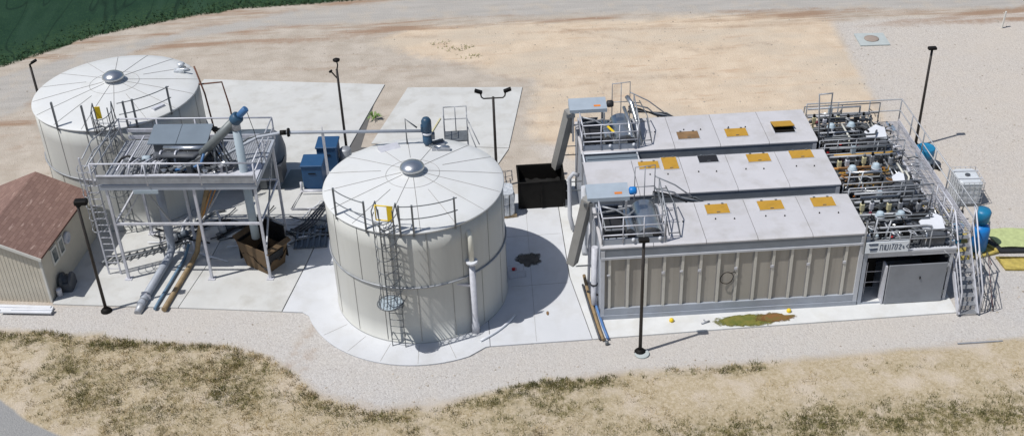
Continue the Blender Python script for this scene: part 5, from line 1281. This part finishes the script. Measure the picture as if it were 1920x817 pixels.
def tote():
    t = Thing('ibc_tote','white plastic tank in a wire cage at the right of the walkway','tank',(15.22,6.35,0),R(-4))
    t.part('pallet',MB().box(-.5,.5,-.6,.6,.0,.12),'galvdark')
    t.part('tank',MB().bevbox(-.47,.47,-.57,.57,.13,1.08,.08),'tote'); t.part('cap',MB().lathe([(.1,0),(.1,.05)],(0,.0,1.08),14),'darkgrey')
    c=MB()
    for z in (.15,.4,.65,.9,1.1): c.tube([(-.5,-.6,z),(.5,-.6,z),(.5,.6,z),(-.5,.6,z)],.011,5,closed=True)
    for k in range(6):
        for y in (-.6,.6): c.bar((-.5+k*.2,y,.12),(-.5+k*.2,y,1.1),.018)
        for x in (-.5,.5): c.bar((x,-.6+k*.24,.12),(x,-.6+k*.24,1.1),.018)
    for y in (-.28,.28): c.bar((-.5,y,1.11),(.5,y,1.11),.05,.015)
    t.part('cage',c,'framelight')
tote()
def berm(pts,label,m='yellowmat',h=.12):
    t = Thing('spill_tray',label,'spill tray',(sum(p[0] for p in pts)/len(pts),sum(p[1] for p in pts)/len(pts),0),group='yellow spill trays on the gravel',world=True)
    t.part('floor',MB().prism(pts,.01,.03),m)
    e=MB(); n=len(pts)
    e.tube([(p[0],p[1],.06) for p in pts],.06,8,closed=True); t.part('rim',e,m)
berm([(13.55,2.2),(14.35,2.35),(15.1,2.55),(15.1,2.72),(14.6,3.6),(14.6,5.5),(13.6,5.6)],'yellow spill tray under the blue vessel and white tank')
berm([(15.0,1.5),(17.6,1.2),(17.8,2.0),(14.95,2.22)],'loose yellow spill tray at the right edge')
m = MB().grid(lambda u,v:(15.05+u*4+.25*(1-v),2.75-.3*u+v*1.25+.05*u,.14+.02*math.sin(u*20)*math.cos(v*9)),30,10,False); 
o = single('spill_mat','pale green spill mat with a black edge at the right of the blue vessel','mat',m,'green')
single('mat_edge','black rubber edge along the near side of the pale green mat','strip',MB().box(15.0,19.0,2.30,2.62,.01,.10) if False else MB().prism([(14.85,3.5),(15.0,3.5),(15.35,2.70),(19,2.42),(19,2.25),(15.2,2.52)],.012,.10),'rubber')
def pump_corner():
    t = Thing('chemical_pump','small black dosing pump on a rusty green base behind the tall blue vessel','pump',(14.25,4.7,.03))
    t.part('base',MB().box(-.5,.4,-.3,.3,.0,.1),mat('olive_base',(.22,.22,.03),.8,var=.3)); t.part('motor',MB().lathe([(.13,0),(.13,.35),(.1,.4)],(-.3,0,.3),12,'X').lathe([(.1,0),(.1,.4)],(.2,0,.1),12),'rubber')
    t.part('pipe',MB().tube([(-.45,.1,.1),(-.45,.1,.7),(.3,.1,.7),(.3,.1,.1)],.03,7),'galv')
pump_corner()
t_ = single('yellow_hose','yellow kinked hose on the slab under the walkway','hose',MB().tube([(13.3,6.2,.05),(13.5,5.9,.05),(13.7,6.1,.05),(13.9,5.6,.05)],.03,6),'yellow')
single('angle_iron','thin grey strip lying on the gravel at lower right','strip',MB().bar((11.77,-2.42,.03),(13.3,-2.42,.03),.05,.03),'galv')
def stake():
    single('marker_post','short pale wooden marker post at the upper right corner','post',MB().bar((22.9,21.6,0),(22.95,21.6,.9),.09,.06),'shedtrim')
stake()
